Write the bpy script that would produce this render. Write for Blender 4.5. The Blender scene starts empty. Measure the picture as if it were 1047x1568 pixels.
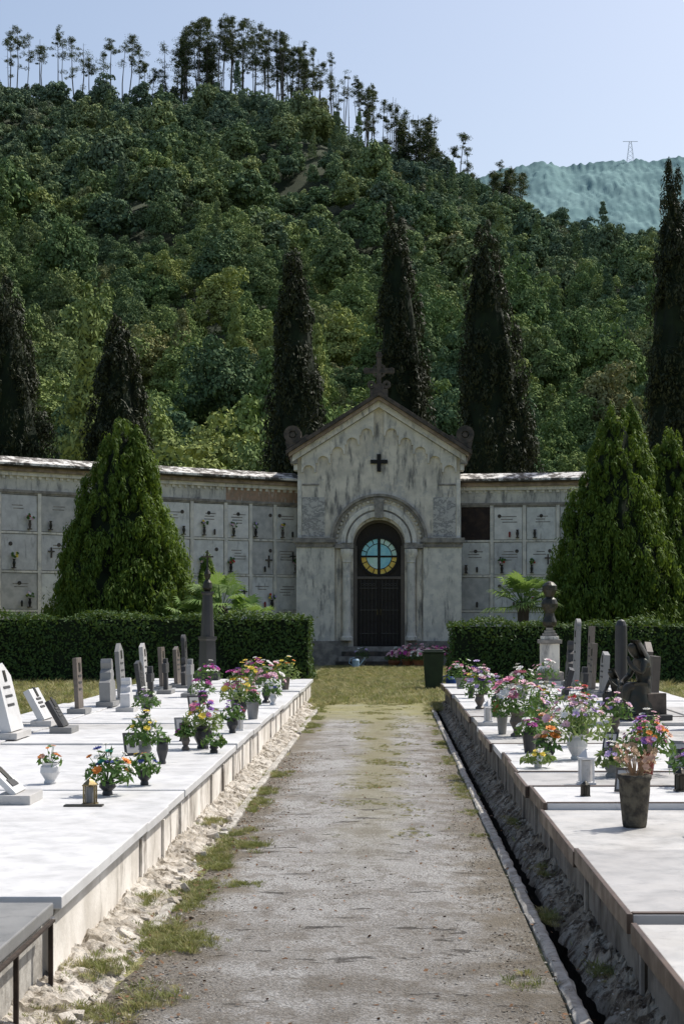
import bpy, math, random
import numpy as np
from mathutils import Vector, Matrix, noise
R=random.Random(7)
rng=np.random.default_rng(7)
D=bpy.data
scene=bpy.context.scene
COL=scene.collection
# ------------------------------------------------------------------ materials
class NM:
    def __init__(s,name):
        s.mat=D.materials.new(name); s.mat.use_nodes=True
        s.nt=s.mat.node_tree; s.b=s.nt.nodes['Principled BSDF']; s.out=s.nt.nodes['Material Output']
    def put(s,sock,v):
        if isinstance(v,bpy.types.NodeSocket): s.nt.links.new(v,sock)
        else:
            if isinstance(v,tuple) and len(v)==3 and sock.type=='RGBA': v=(*v,1)
            sock.default_value=v
    def pos(s): return s.nt.nodes.new('ShaderNodeNewGeometry').outputs['Position']
    def island(s): return s.nt.nodes.new('ShaderNodeNewGeometry').outputs['Random Per Island']
    def orand(s): return s.nt.nodes.new('ShaderNodeObjectInfo').outputs['Random']
    def map(s,v,scale): 
        n=s.nt.nodes.new('ShaderNodeMapping'); s.put(n.inputs['Vector'],v); n.inputs['Scale'].default_value=scale; return n.outputs[0]
    def noise(s,v,scale,detail=5,rough=.6):
        n=s.nt.nodes.new('ShaderNodeTexNoise'); s.put(n.inputs['Vector'],v)
        n.inputs['Scale'].default_value=scale; n.inputs['Detail'].default_value=detail; n.inputs['Roughness'].default_value=rough
        return n.outputs[0]
    def voro(s,v,scale,out='Distance',feat='F1'):
        n=s.nt.nodes.new('ShaderNodeTexVoronoi'); n.feature=feat; s.put(n.inputs['Vector'],v); n.inputs['Scale'].default_value=scale
        return n.outputs[out]
    def ramp(s,v,lo,hi,a=0.0,b=1.0):
        n=s.nt.nodes.new('ShaderNodeMapRange'); n.interpolation_type='SMOOTHSTEP'
        s.put(n.inputs[0],v); n.inputs[1].default_value=lo; n.inputs[2].default_value=hi; n.inputs[3].default_value=a; n.inputs[4].default_value=b
        return n.outputs[0]
    def mix(s,f,a,b,mode='MIX'):
        n=s.nt.nodes.new('ShaderNodeMix'); n.data_type='RGBA'; n.blend_type=mode
        s.put(n.inputs[0],f); s.put(n.inputs[6],a); s.put(n.inputs[7],b); return n.outputs[2]
    def m(s,op,a,b=0.0):
        n=s.nt.nodes.new('ShaderNodeMath'); n.operation=op; s.put(n.inputs[0],a); s.put(n.inputs[1],b); return n.outputs[0]
    def sep(s,v):
        n=s.nt.nodes.new('ShaderNodeSeparateXYZ'); s.put(n.inputs[0],v); return n.outputs
    def bump(s,h,strength,dist=.02):
        n=s.nt.nodes.new('ShaderNodeBump'); n.inputs['Strength'].default_value=strength; n.inputs['Distance'].default_value=dist
        s.put(n.inputs['Height'],h); s.nt.links.new(n.outputs[0],s.b.inputs['Normal'])
    def fin(s,color,rough=.8,metal=0,spec=.3):
        s.put(s.b.inputs['Base Color'],color); s.put(s.b.inputs['Roughness'],rough)
        s.b.inputs['Metallic'].default_value=metal; s.b.inputs['Specular IOR Level'].default_value=spec
        return s.mat
def simple(name,c1,c2=None,scale=6,rough=.8,bump=.2,bscale=30,metal=0,lo=.35,hi=.65,stretch=(1,1,1),spec=.3,c3=None,bd=.01,st=(1.1,1.1,.25),cl=(.52,.7),c4=None):
    k=NM(name); v=k.map(k.pos(),stretch)
    c2=c2 or tuple(x*.75 for x in c1)
    col=k.mix(k.ramp(k.noise(v,scale),lo,hi),c1,c2)
    if c3: col=k.mix(k.ramp(k.noise(k.map(k.pos(),st),scale*1.7,8,.7),cl[0],cl[1]),col,c3)
    if c4: col=k.mix(k.ramp(k.noise(k.pos(),scale*.55,8,.75),.55,.61,0,.55),col,c4)
    if bump: k.bump(k.noise(k.pos(),bscale,6),bump,bd)
    return k.fin(col,rough,metal,spec)
def leafmat(name,c1,c2,c3,nscale=.8,trans=.3,tcol=(.16,.22,.02)):
    k=NM(name)
    n=k.ramp(k.noise(k.pos(),nscale,3),.35,.65)
    col=k.mix(n,c1,c2)
    col=k.mix(k.m('MULTIPLY',k.island(),.55),col,c3)
    k.fin(col,.65,0,.2)
    t=k.nt.nodes.new('ShaderNodeBsdfTranslucent'); k.put(t.inputs[0],k.mix(.5,col,tcol))
    mx=k.nt.nodes.new('ShaderNodeMixShader'); mx.inputs[0].default_value=trans
    k.nt.links.new(k.b.outputs[0],mx.inputs[1]); k.nt.links.new(t.outputs[0],mx.inputs[2]); k.nt.links.new(mx.outputs[0],k.out.inputs[0])
    return k.mat
def forestmat():
    k=NM('forest_foliage'); r=k.orand(); fr=lambda a: k.m('FRACT',k.m('MULTIPLY',r,a))
    col=k.mix(fr(3.1),(.11,.18,.058),(.21,.275,.085))
    col=k.mix(k.ramp(fr(7.3),.55,1.0,0,.8),col,(.34,.37,.11))
    col=k.mix(k.ramp(fr(13.7),.88,.98,0,.7),col,(.30,.24,.13))
    col=k.mix(k.ramp(fr(23.3),.66,.92,0,.8),col,(.050,.10,.065))
    v=k.pos()
    col=k.mix(k.ramp(k.noise(v,.014,3),.46,.60,0,.6),col,(.068,.112,.065))
    col=k.mix(k.ramp(k.noise(k.map(v,(1.3,.8,.7)),.019,3),.53,.66,0,.5),col,(.29,.33,.11))
    col=k.mix(k.m('MULTIPLY',k.island(),.4),col,(.25,.30,.13))
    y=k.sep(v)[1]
    col=k.mix(k.ramp(y,150,650,.05,.42),col,(.18,.235,.22))  # distance haze painted into the leaf colour, bluer with depth
    d=k.nt.nodes.new('ShaderNodeBsdfDiffuse'); k.put(d.inputs[0],col); k.nt.links.new(d.outputs[0],k.out.inputs[0])
    return k.mat

# ------------------------------------------------------------------ mesh helpers
def empty(name,loc=(0,0,0)):
    e=D.objects.new(name,None); e.location=loc; e.empty_display_size=.3; COL.objects.link(e); return e
class MB:
    def __init__(s): s.v=[];s.f=[];s.mi=[];s.mats=[];s.M=Matrix.Identity(4)
    def add(s,vs,fs,mat):
        if mat not in s.mats: s.mats.append(mat)
        i=s.mats.index(mat); o=len(s.v)
        s.v+= [tuple(s.M@Vector(p)) for p in vs]; s.f+=[tuple(o+a for a in f) for f in fs]; s.mi+=[i]*len(fs)
    def box(s,x0,x1,y0,y1,z0,z1,mat,j=0):
        vs=[(x,y,z) for z in (z0,z1) for x,y in ((x0,y0),(x1,y0),(x1,y1),(x0,y1))]
        if j: vs=[(a+R.uniform(-j,j),b+R.uniform(-j,j),c+R.uniform(-j,j)) for a,b,c in vs]
        s.add(vs,[(3,2,1,0),(4,5,6,7),(0,1,5,4),(1,2,6,5),(2,3,7,6),(3,0,4,7)],mat)
    def prism(s,pts,y0,y1,mat):
        n=len(pts); vs=[(p[0],y0,p[1]) for p in pts]+[(p[0],y1,p[1]) for p in pts]
        s.add(vs,[tuple(range(n)),tuple(range(2*n-1,n-1,-1))]+[(i,i+n,(i+1)%n+n,(i+1)%n) for i in range(n)],mat)
    def prismx(s,pts,x0,x1,mat):
        n=len(pts); vs=[(x0,p[0],p[1]) for p in pts]+[(x1,p[0],p[1]) for p in pts]
        s.add(vs,[tuple(range(n)),tuple(range(2*n-1,n-1,-1))]+[(i,i+n,(i+1)%n+n,(i+1)%n) for i in range(n)],mat)
    def lathe(s,prof,c,mat,n=16):
        vs=[];fs=[]
        for r,z in prof:
            for i in range(n):
                a=2*math.pi*i/n; vs.append((c[0]+r*math.cos(a),c[1]+r*math.sin(a),c[2]+z))
        for k in range(len(prof)-1):
            for i in range(n):
                j=(i+1)%n; fs.append((k*n+i,k*n+j,(k+1)*n+j,(k+1)*n+i))
        fs.append(tuple(range(n-1,-1,-1))); fs.append(tuple((len(prof)-1)*n+i for i in range(n)))
        s.add(vs,fs,mat)
    def tube(s,p0,p1,r0,r1,mat,n=6):
        p0=Vector(p0);p1=Vector(p1);d=(p1-p0).normalized(); a=d.orthogonal().normalized(); b=d.cross(a)
        vs=[]
        for p,r in ((p0,r0),(p1,r1)):
            for i in range(n):
                t=2*math.pi*i/n; vs.append(p+a*(r*math.cos(t))+b*(r*math.sin(t)))
        s.add(vs,[(i,(i+1)%n,(i+1)%n+n,i+n) for i in range(n)]+[tuple(range(n-1,-1,-1)),tuple(range(n,2*n))],mat)
    def ring(s,cx,cz,r0,r1,a0,a1,y0,y1,mat,n=24):
        o=[(cx+r1*math.cos(a0+(a1-a0)*i/n),cz+r1*math.sin(a0+(a1-a0)*i/n)) for i in range(n+1)]
        q=[(cx+r0*math.cos(a0+(a1-a0)*i/n),cz+r0*math.sin(a0+(a1-a0)*i/n)) for i in range(n+1)]
        for i in range(n):
            P=[o[i],o[i+1],q[i+1],q[i]]
            vs=[(p[0],y0,p[1]) for p in P]+[(p[0],y1,p[1]) for p in P]
            fs=[(0,1,2,3),(0,4,5,1),(2,6,7,3),(7,6,5,4)]
            if i==0: fs.append((0,3,7,4))
            if i==n-1: fs.append((1,5,6,2))
            s.add(vs,fs,mat)
    def obj(s,name,parent=None,bevel=0,smooth=False,origin=None):
        me=D.meshes.new(name); 
        if parent is not None: o=Vector(parent.location)
        elif origin is not None: o=Vector(origin)
        else:
            xs=[p[0] for p in s.v];ys=[p[1] for p in s.v];zs=[p[2] for p in s.v]
            o=Vector(((min(xs)+max(xs))/2,(min(ys)+max(ys))/2,min(zs)))
        me.from_pydata([(p[0]-o.x,p[1]-o.y,p[2]-o.z) for p in s.v],[],s.f)
        for m in s.mats: me.materials.append(m)
        me.polygons.foreach_set('material_index',s.mi)
        if smooth: me.polygons.foreach_set('use_smooth',[True]*len(me.polygons))
        me.update()
        ob=D.objects.new(name,me); COL.objects.link(ob)
        if parent is not None: ob.parent=parent
        else: ob.location=o
        if bevel:
            b=ob.modifiers.new('bevel','BEVEL'); b.width=bevel; b.segments=2; b.limit_method='ANGLE'
        return ob
def quadmesh(name,V,mat):
    n=len(V); me=D.meshes.new(name)
    me.vertices.add(4*n); me.vertices.foreach_set('co',np.ascontiguousarray(V,dtype=np.float32).ravel())
    me.loops.add(4*n); me.loops.foreach_set('vertex_index',np.arange(4*n,dtype=np.int32))
    me.polygons.add(n); me.polygons.foreach_set('loop_start',np.arange(n,dtype=np.int32)*4)
    me.update(calc_edges=True); me.materials.append(mat); return me
def quadobj(name,V,mat,parent=None,origin=None):
    o=np.array(parent.location if parent is not None else (origin or (0,0,0)))
    ob=D.objects.new(name,quadmesh(name,V-o,mat)); COL.objects.link(ob)
    if parent is not None: ob.parent=parent
    else: ob.location=o
    return ob
def unit(a): return a/np.maximum(np.linalg.norm(a,axis=-1,keepdims=True),1e-6)
def leaves(P,Nn,L,W,up=.5,rnd=.7):
    n=len(P); Nn=unit(Nn+rnd*.6*rng.normal(size=(n,3)))
    a=rng.normal(size=(n,3))*rnd+np.array([0,0,up]); a=unit(a-(a*Nn).sum(1,keepdims=True)*Nn)
    b=np.cross(Nn,a); L=L*rng.uniform(.6,1.3,(n,1)); W=W*rng.uniform(.6,1.3,(n,1))
    return np.stack([P-a*L/2,P+b*W/2-a*L*.08,P+a*L/2,P-b*W/2-a*L*.08],1)
def clumps(CC,CR,n,L,W,up=.5,rnd=.7,fill=.5,uphalf=False):
    K=len(CC); d=unit(rng.normal(size=(K,n,3))); rad=fill+(1-fill)*rng.random((K,n,1))**.6
    if uphalf: d[:,:,2]=np.where(d[:,:,2]<-.3,-d[:,:,2],d[:,:,2])
    P=CC[:,None,:]+d*CR[:,None,:]*rad
    return leaves(P.reshape(-1,3),d.reshape(-1,3),L,W,up,rnd)
def fnoise(x,y,z=0): return noise.noise(Vector((x,y,z)))

# ------------------------------------------------------------------ palette
M_plaster=simple('old_plaster',(.76,.69,.58),(.58,.53,.45),2.2,.9,.35,25,c3=(.19,.18,.17),cl=(.47,.67),c4=(.40,.395,.385))
M_plaster2=simple('pale_plaster',(.78,.73,.64),(.61,.58,.52),3,.9,.3,25,c3=(.24,.23,.22),cl=(.50,.70),c4=(.44,.435,.42))
M_wallp=simple('wall_plaster',(.68,.65,.585),(.52,.50,.46),2.2,.9,.35,25,c3=(.18,.178,.175),cl=(.47,.67),c4=(.38,.375,.365))
M_stone=simple('grey_stone',(.34,.31,.27),(.19,.175,.16),5,.9,.5,30)
M_dark=simple('weathered_dark_stone',(.11,.09,.075),(.045,.042,.038),5,.9,.5,30)
M_brick=simple('faded_brick',(.42,.27,.19),(.30,.22,.16),8,.95,.4,40,c3=(.5,.47,.42))
M_wood=simple('dark_door_wood',(.034,.026,.021),(.018,.014,.012),9,.6,.3,30,stretch=(8,8,1))
M_iron=simple('black_iron',(.012,.012,.013),(.02,.018,.016),20,.5,.1,50,metal=.3)
M_grille=simple('weathered_grille',(.11,.10,.09),(.06,.055,.05),20,.6,.1,50,metal=.2)
k=NM('veined_marble'); v=k.pos(); nn=k.noise(v,2.5,8,.7)
vein=k.ramp(k.m('ABSOLUTE',k.m('SUBTRACT',k.noise(k.map(v,(1,1,1.4)),2.6,8,.75),.5)),0,.06,1,0)
M_vein=k.fin(k.mix(k.m('MULTIPLY',vein,.75),k.mix(nn,(.66,.62,.55),(.38,.37,.37)),(.13,.13,.135)),.55)
def marble(name,base,dirt,amt=.35):
    k=NM(name); v=k.pos()
    c=k.mix(k.ramp(k.noise(v,1.3,8,.65),.35,.7,0,amt),base,dirt)
    c=k.mix(k.ramp(k.noise(v,14,6,.7),.55,.75,0,amt*.8),c,tuple(x*.6 for x in dirt))
    c=k.mix(k.ramp(k.noise(v,3.1,9,.75),.60,.70,0,amt*.8),c,tuple(x*.7 for x in dirt))
    k.bump(k.noise(v,60,4),.08,.005); return k.fin(c,k.ramp(k.noise(v,5),.3,.7,.3,.6),0,.4)
M_white=marble('white_marble',(.62,.62,.62),(.43,.42,.41),.45)
M_white2=marble('aged_marble',(.50,.49,.475),(.32,.305,.28),.65)
M_grey=marble('grey_granite',(.24,.24,.235),(.13,.13,.125),.6)
M_black=marble('black_granite',(.03,.03,.032),(.06,.06,.058),.5)
M_brown=marble('brown_stone',(.15,.125,.105),(.07,.06,.05),.7)
M_rust=marble('rusty_frame',(.10,.065,.045),(.05,.035,.028),.7)
M_bronze=simple('bronze',(.05,.042,.03),(.03,.035,.03),12,.45,.3,40,metal=.6,spec=.5)
M_brass=simple('aged_brass',(.28,.22,.10),(.15,.11,.05),12,.4,.1,40,metal=.7)
M_conc=simple('concrete',(.46,.44,.40),(.28,.26,.23),9,.95,.6,40,c3=(.13,.115,.095))
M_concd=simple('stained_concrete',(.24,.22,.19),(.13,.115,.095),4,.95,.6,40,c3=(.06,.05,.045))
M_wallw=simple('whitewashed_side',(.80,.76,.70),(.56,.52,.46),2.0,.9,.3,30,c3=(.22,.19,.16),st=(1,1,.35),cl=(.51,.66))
M_text=simple('dark_lettering',(.05,.05,.05),None,5,.6,0)
M_bark=simple('bark',(.09,.07,.055),(.05,.04,.03),8,.95,.6,20,stretch=(1,1,.2))
M_barkp=simple('pale_bark',(.20,.17,.15),(.09,.075,.065),1,.95,0)
k=NM('coping_tiles'); v=k.pos()
M_coping=k.fin(k.mix(k.ramp(k.noise(v,2.6,7,.75),.42,.55),(.72,.70,.66),(.09,.08,.07)),.9)

# ------------------------------------------------------------------ ground
XS=[-3000,-1200,-400,-150,-60,-30,-15,-8,-4,-2,-1.5,-1.2,-.6,0,.5,.79,.80,.885,.895,1.2,2,4,8,15,30,60,150,400,1200,3000]
YS=[-60,-20,-5,0,2,2.01]+[2+i for i in range(1,28)]+[29.6,29.61,33,37,41,46,52,60,80,110,160,260,500,900,1500,2500,4000]
vs=[];fs=[]
for y in YS:
    for x in XS:
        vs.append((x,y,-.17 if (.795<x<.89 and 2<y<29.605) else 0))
nx=len(XS)
for j in range(len(YS)-1):
    for i in range(nx-1): fs.append((j*nx+i,j*nx+i+1,(j+1)*nx+i+1,(j+1)*nx+i))
me=D.meshes.new('ground'); me.from_pydata(vs,[],fs)
k=NM('dry_grass_soil'); v=k.pos()
c=k.mix(k.ramp(k.noise(v,.7,6),.35,.65),(.22,.225,.085),(.31,.285,.14))
c=k.mix(k.ramp(k.noise(v,9,6),.45,.7),c,(.13,.145,.06))
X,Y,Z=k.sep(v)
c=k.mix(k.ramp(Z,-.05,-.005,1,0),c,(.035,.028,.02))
k.bump(k.noise(v,30,6),.8,.03); me.materials.append(k.fin(c,.95))
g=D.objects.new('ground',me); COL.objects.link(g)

# path
vs=[];fs=[];nx=30;ny=700
for j in range(ny+1):
    y=1.5+50.5*j/ny
    for i in range(nx+1):
        u=i/nx; xl=-1.14+.05*fnoise(0,y*.9)+ (.10*max(0,fnoise(3,y*.7)) if y<11 else 0); xr=.715
        x=xl+(xr-xl)*u
        vs.append((x,y,.006+.014*(fnoise(x*1.6,y*1.2,4)+.6*fnoise(x*5,y*4,8))+ .012*math.sin(math.pi*u)+.012))
for j in range(ny):
    for i in range(nx): a=j*(nx+1)+i; fs.append((a,a+1,a+nx+2,a+nx+1))
me=D.meshes.new('path'); me.from_pydata(vs,[],fs); me.polygons.foreach_set('use_smooth',[True]*len(fs))
k=NM('worn_asphalt'); v=k.pos(); X,Y,Z=k.sep(v)
big=k.noise(v,1.1,6,.65)
cell=k.voro(v,70,'Color'); cx=k.sep(cell)[0]
dist=k.voro(v,70)
c=k.mix(k.ramp(big,.42,.62),(.39,.385,.375),(.27,.26,.245))
c=k.mix(k.m('MULTIPLY',cx,.30),c,(.57,.56,.55))
c=k.mix(k.ramp(dist,.35,.75,0,.5),c,(.12,.11,.095))
edge=k.m('ABSOLUTE',k.m('ADD',X,.2))
em=k.ramp(k.m('ADD',edge,k.m('MULTIPLY',k.m('SUBTRACT',k.noise(v,2.2,6,.7),.5),1.3)),.52,.90)
c=k.mix(k.m('MULTIPLY',em,.82),c,(.175,.148,.108))
mot=k.ramp(k.noise(k.map(v,(1.3,.8,1)),3.2,8,.78),.50,.58)
c=k.mix(k.m('MULTIPLY',mot,.52),c,(.15,.13,.105))
fine=k.ramp(k.noise(v,26,5,.75),.54,.68)
c=k.mix(k.m('MULTIPLY',fine,.6),c,(.10,.085,.066))
nearm=k.m('MULTIPLY',k.ramp(Y,6,9.8,1,0),k.ramp(k.noise(v,1.7,6,.7),.38,.58))
c=k.mix(k.m('MULTIPLY',nearm,.72),c,(.125,.107,.083))
cs=k.m('ABSOLUTE',k.m('ADD',X,.12))
gm=k.m('MULTIPLY',k.ramp(k.m('ADD',cs,k.m('MULTIPLY',k.m('SUBTRACT',k.noise(v,1.6,5,.7),.5),.9)),.05,.38,1,0),k.ramp(Y,9,18))
c=k.mix(k.m('MULTIPLY',gm,.8),c,(.22,.20,.11))
fg=k.ramp(k.m('ADD',Y,k.m('MULTIPLY',k.noise(v,.8,5,.7),14)),29,38)
c=k.mix(fg,c,(.27,.255,.12))
ph=k.m('MULTIPLY',k.ramp(k.noise(k.map(v,(1.0,2.6,1)),2.1,6,.7),.61,.635),k.ramp(edge,.6,.9,1,0))
c=k.mix(k.m('MULTIPLY',ph,.8),c,(.065,.057,.05))
h=k.m('ADD',k.m('MULTIPLY',k.m('SUBTRACT',1.0,dist),.35),k.m('SUBTRACT',k.m('MULTIPLY',k.noise(v,30,6,.75),1.3),k.m('MULTIPLY',ph,1.5)))
k.bump(h,1.0,.02); me.materials.append(k.fin(c,.95,0,.2))
o=D.objects.new('path',me); COL.objects.link(o)

def kerb(x0,x1,ya,yb,skip,z1=.04):
    b=MB(); y=ya
    while y<yb:
        L=R.uniform(.85,1.05)
        if R.random()>skip(y):
            n=10; dx=R.uniform(-.004,.004); vs=[];fs=[]
            for i in range(n+1):
                a=y+(L-.008)*i/n; q=[R.uniform(-.004,.004) for _ in range(4)]; ch=.012*max(0,fnoise(a*6,x0,2))*2
                vs+=[(x0+dx+q[0],a,-.16),(x0+dx+q[0],a,z1-.012+q[1]-ch),(x0+dx+.012,a,z1+q[1]-ch),(x1+dx-.012,a,z1+q[2]),(x1+dx+q[3]+ch*.6,a,z1-.012+q[2]),(x1+dx+q[3],a,-.16)]
            for i in range(n):
                for j in range(5): p=i*6+j; fs.append((p,p+6,p+7,p+1))
            fs+=[(0,1,2,3,4,5),tuple(n*6+j for j in (5,4,3,2,1,0))]
            b.add(vs,fs,M_conc)
        y+=L
    return b.obj('path_kerb')
kerb(.730,.790,2,29.5,lambda y:0)
kerb(-1.215,-1.15,8.5,29.5,lambda y:.5 if y<11.5 else .05)

def berm(name,xa,xb,ya,yb,amp,base,mat,wall_side):
    nx=20; ny=int((yb-ya)/.025); vs=[];fs=[]
    for j in range(ny+1):
        y=ya+(yb-ya)*j/ny
        for i in range(nx+1):
            u=i/nx; w=u if wall_side>0 else 1-u
            x=xa+(xb-xa)*u+.025*fnoise(y*5,u*3)
            r=abs(fnoise(x*9,y*5,1))*.8+.45*abs(fnoise(x*22,y*20,3))+.35*fnoise(x*50,y*50,5)
            z=base*w**.8+amp*r*(.35+w*.6)+.04*fnoise(y*1.1,2)*w-(.04*(1-w)**3)
            vs.append((x,y,z))
    for j in range(ny):
        for i in range(nx): a=j*(nx+1)+i; fs.append((a,a+1,a+nx+2,a+nx+1))
    me=D.meshes.new(name); me.from_pydata(vs,[],fs); me.materials.append(mat)
    o=D.objects.new(name,me); COL.objects.link(o); return o
M_rubL=simple('broken_concrete',(.58,.54,.48),(.36,.32,.265),5,.95,.9,45,c3=(.16,.135,.10),bd=.015,cl=(.48,.64),st=(1,1,1))
M_rubR=simple('stained_rubble',(.36,.325,.265),(.20,.165,.12),6,.95,.9,45,c3=(.08,.06,.042),bd=.015,cl=(.46,.58),st=(1,1,1))
berm('rubble_verge',-1.44,-1.12,2,29.8,.085,.07,M_rubL,-1)
berm('rubble_verge',.868,1.06,2,29.8,.085,.11,M_rubR,1)

# ------------------------------------------------------------------ grave platforms
SL={-1:[],1:[]}
def platform(name,side,slabs,xe,xb,mats,wallmat,edgemat,lip=0.0,jx=.011,post=None):
    e=empty(name,(side*xe,slabs[0][0],0)); b=MB(); w=MB(); post=post or edgemat
    for (ya,yb,z,mi) in slabs:
        SL[side].append((ya,yb,z,xb))
        m=mats[mi]; t=.055; xo=xe+R.uniform(-jx,jx)
        for (a,c) in ((xo,xb-.75),(xb-.74,xb)):
            x0,x1=sorted((side*a,side*c)); b.box(x0,x1,ya+.006,yb-.006,z-t,z+(0.012 if c==xb else 0),m)
        if R.random()<lip:
            x0,x1=sorted((side*(xo-.026),side*(xo-.002))); b.box(x0,x1,ya-.004,yb+.004,z-t-.02,z+.006,M_rust)
            x0,x1=sorted((side*(xo-.002),side*(xb-.76))); b.box(x0,x1,ya+.012,ya+.045,z+.0005,z+.008,M_rust)
        x0,x1=sorted((side*(xe+.025),side*(xe+.05)))
        b.box(x0,x1,ya+.02,yb-.02,z-t-.03,z-t-.001,edgemat)
        x0,x1=sorted((side*(xe+.04),side*xb)); w.box(x0,x1,ya+.002,yb-.002,-.1,z-t-.031,wallmat)
        x0,x1=sorted((side*(xe+.022),side*(xe+.0395))); w.box(x0,x1,ya-.022,ya+.022,-.05,z-t-.032,post)
    b.obj('slabs',e,.006); w.obj('side_wall',e,.003)
def ztop(x,y):
    s=-1 if x<0 else 1
    for ya,yb,z,xb in SL[s]:
        if ya<=y<yb: return z+(.0122 if abs(x)>xb-.75 else .0002)
    return .41
sl=[];y=7.15
while y<29.6:
    w=R.choice((.9,.95,1.0,1.0,2.05)) if y>8 else 2.6
    sl.append((y,y+w,.41+R.uniform(-.014,.014),R.choice((0,0,0,1)))); y+=w
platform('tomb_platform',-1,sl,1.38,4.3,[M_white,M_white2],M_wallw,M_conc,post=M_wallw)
platform('tomb_platform',-1,[(4.2,7.1,.40,0)],1.40,4.3,[M_grey],M_conc,M_dark)
sl=[];y=6.75
while y<29.6:
    w=R.choice((.95,1.0,1.05,1.9)) if y>9 else 1.9
    sl.append((y,y+w,.41+R.uniform(-.035,.022),R.choice((0,0,1,1,2)))); y+=w
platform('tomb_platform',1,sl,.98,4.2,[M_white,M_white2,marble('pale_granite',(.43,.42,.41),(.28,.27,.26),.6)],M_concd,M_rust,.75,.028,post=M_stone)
platform('tomb_platform',1,[(4.0,6.7,.38,0)],.985,4.2,[M_white2],M_concd,M_rust,1)
b=MB(); M_ru=simple('rusted_iron',(.055,.04,.03),(.03,.022,.018),20,.9,.3,40)
for y in (5.3,6.3,6.95): b.box(-1.385,-1.367,y-.009,y+.009,0,.335,M_ru)
b.box(-1.385,-1.367,4.4,7.0,.336,.346,M_ru); b.obj('support_frame')

# ------------------------------------------------------------------ headstones
def headstone(side,y,x,h,w,t,mat,kind,lean=12):
    b=MB(); f=-side
    a=math.radians(lean)*side; z0=ztop(side*x,y)
    b.M=Matrix.Translation((side*x,y,z0))
    b.box(-.11,.11,-w/2-.05,w/2+.05,0,.06,M_grey if mat is not M_white else M_white2)
    b.M=Matrix.Translation((side*x,y,z0+.058))@Matrix.Rotation(a,4,'Y')
    if kind=='slant': P=[(-w/2,0),(w/2,0),(w/2,h*.8),(w*.1,h),(-w/2,h*.92)]
    elif kind=='round': P=[(-w/2,0),(w/2,0)]+[(w/2*math.cos(q),h-w/2*.6+w/2*.6*math.sin(q)) for q in [math.pi*i/12 for i in range(13)]]
    elif kind=='peak': P=[(-w/2,0),(w/2,0),(w/2,h*.85),(0,h),(-w/2,h*.85)]
    elif kind=='cross':
        c=w*.18; P=[(-c,0),(c,0),(c,h*.55),(w/2,h*.55),(w/2,h*.55+2*c),(c,h*.55+2*c),(c,h),(-c,h),(-c,h*.55+2*c),(-w/2,h*.55+2*c),(-w/2,h*.55),(-c,h*.55)]
    elif kind=='bust': P=[(-w/2,0),(w/2,0),(w/2,h*.45),(w*.2,h*.52),(w*.30,h*.62),(w*.22,h*.72),(w*.14,h*.75),(w*.17,h*.86),(w*.10,h*.98),(-w*.06,h),(-w*.14,h*.9),(-w*.1,h*.76),(-w*.28,h*.68),(-w*.3,h*.52),(-w/2,h*.45)]
    else: P=[(-w/2,0),(w/2,0),(w/2,h),(-w/2,h)]
    b.prismx(P,-t/2,t/2,mat)
    if kind not in('cross','bust'):
        xx=f*(t/2+.004)
        for i in range(3):
            zz=h*(.62-.13*i); b.box(min(xx-.003,xx+.003),max(xx-.003,xx+.003),-w*.3,w*R.uniform(.15,.3),zz,zz+.025,M_text)
        b.box(xx-.005,xx+.005,-.045,.045,h*.72,h*.72+.11,M_bronze)
    return b.obj('headstone',bevel=.005)
L=[(16.2,3.57,.66,.55,.10,M_white,'slant',14),(18.2,3.65,.36,.5,.07,M_white,'rect',28),(20.2,3.66,.6,.32,.05,M_brown,'rect',3),
 (21.9,3.6,.55,.45,.14,M_grey,'bust',2),(23.2,3.62,.75,.4,.06,M_grey,'peak',4),(24.3,3.5,.50,.45,.06,M_black,'slant',8),(25.3,3.6,.72,.35,.06,M_white2,'slant',4),
 (26.1,3.4,.48,.4,.06,M_black,'cross',1),(26.9,3.55,.62,.4,.06,M_brown,'rect',3),(27.7,3.3,.45,.4,.07,M_black,'bust',3),(28.4,3.5,.62,.5,.06,M_brown,'slant',3),(29.1,3.45,.8,.35,.06,M_black,'round',3),
 (25.0,2.9,.5,.4,.07,M_grey,'cross',0),(17.1,3.25,.30,.3,.05,M_black,'rect',30),(10.9,2.36,.14,.3,.035,M_white,'rect',45),(22.3,3.1,.45,.3,.07,M_black,'cross',2),(20.9,3.2,.36,.3,.12,M_white,'bust',2)]
for a in L: headstone(-1,*a)
L=[(17.0,3.3,.6,.5,.1,M_brown,'round',4),(18.0,3.35,.75,.5,.1,M_grey,'rect',3),(20.6,3.2,.62,.45,.09,M_brown,'rect',3),(21.6,3.25,.8,.5,.08,M_brown,'peak',4),
 (23.6,3.2,.75,.4,.08,M_black,'round',3),(24.8,3.15,.6,.45,.08,M_grey,'slant',3),(25.8,3.1,.7,.4,.06,M_brown,'rect',3),(26.9,3.2,.95,.4,.06,M_brown,'rect',2),(28.0,3.1,1.1,.4,.07,M_grey,'round',2),
 (22.6,2.6,.45,.35,.07,M_black,'cross',3),(24.0,2.5,.4,.35,.07,M_black,'slant',14),(29.0,3.1,.7,.5,.1,M_black,'bust',2),(15.6,3.4,.55,.5,.1,M_white2,'round',10)]
for a in L: headstone(1,*a)

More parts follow.
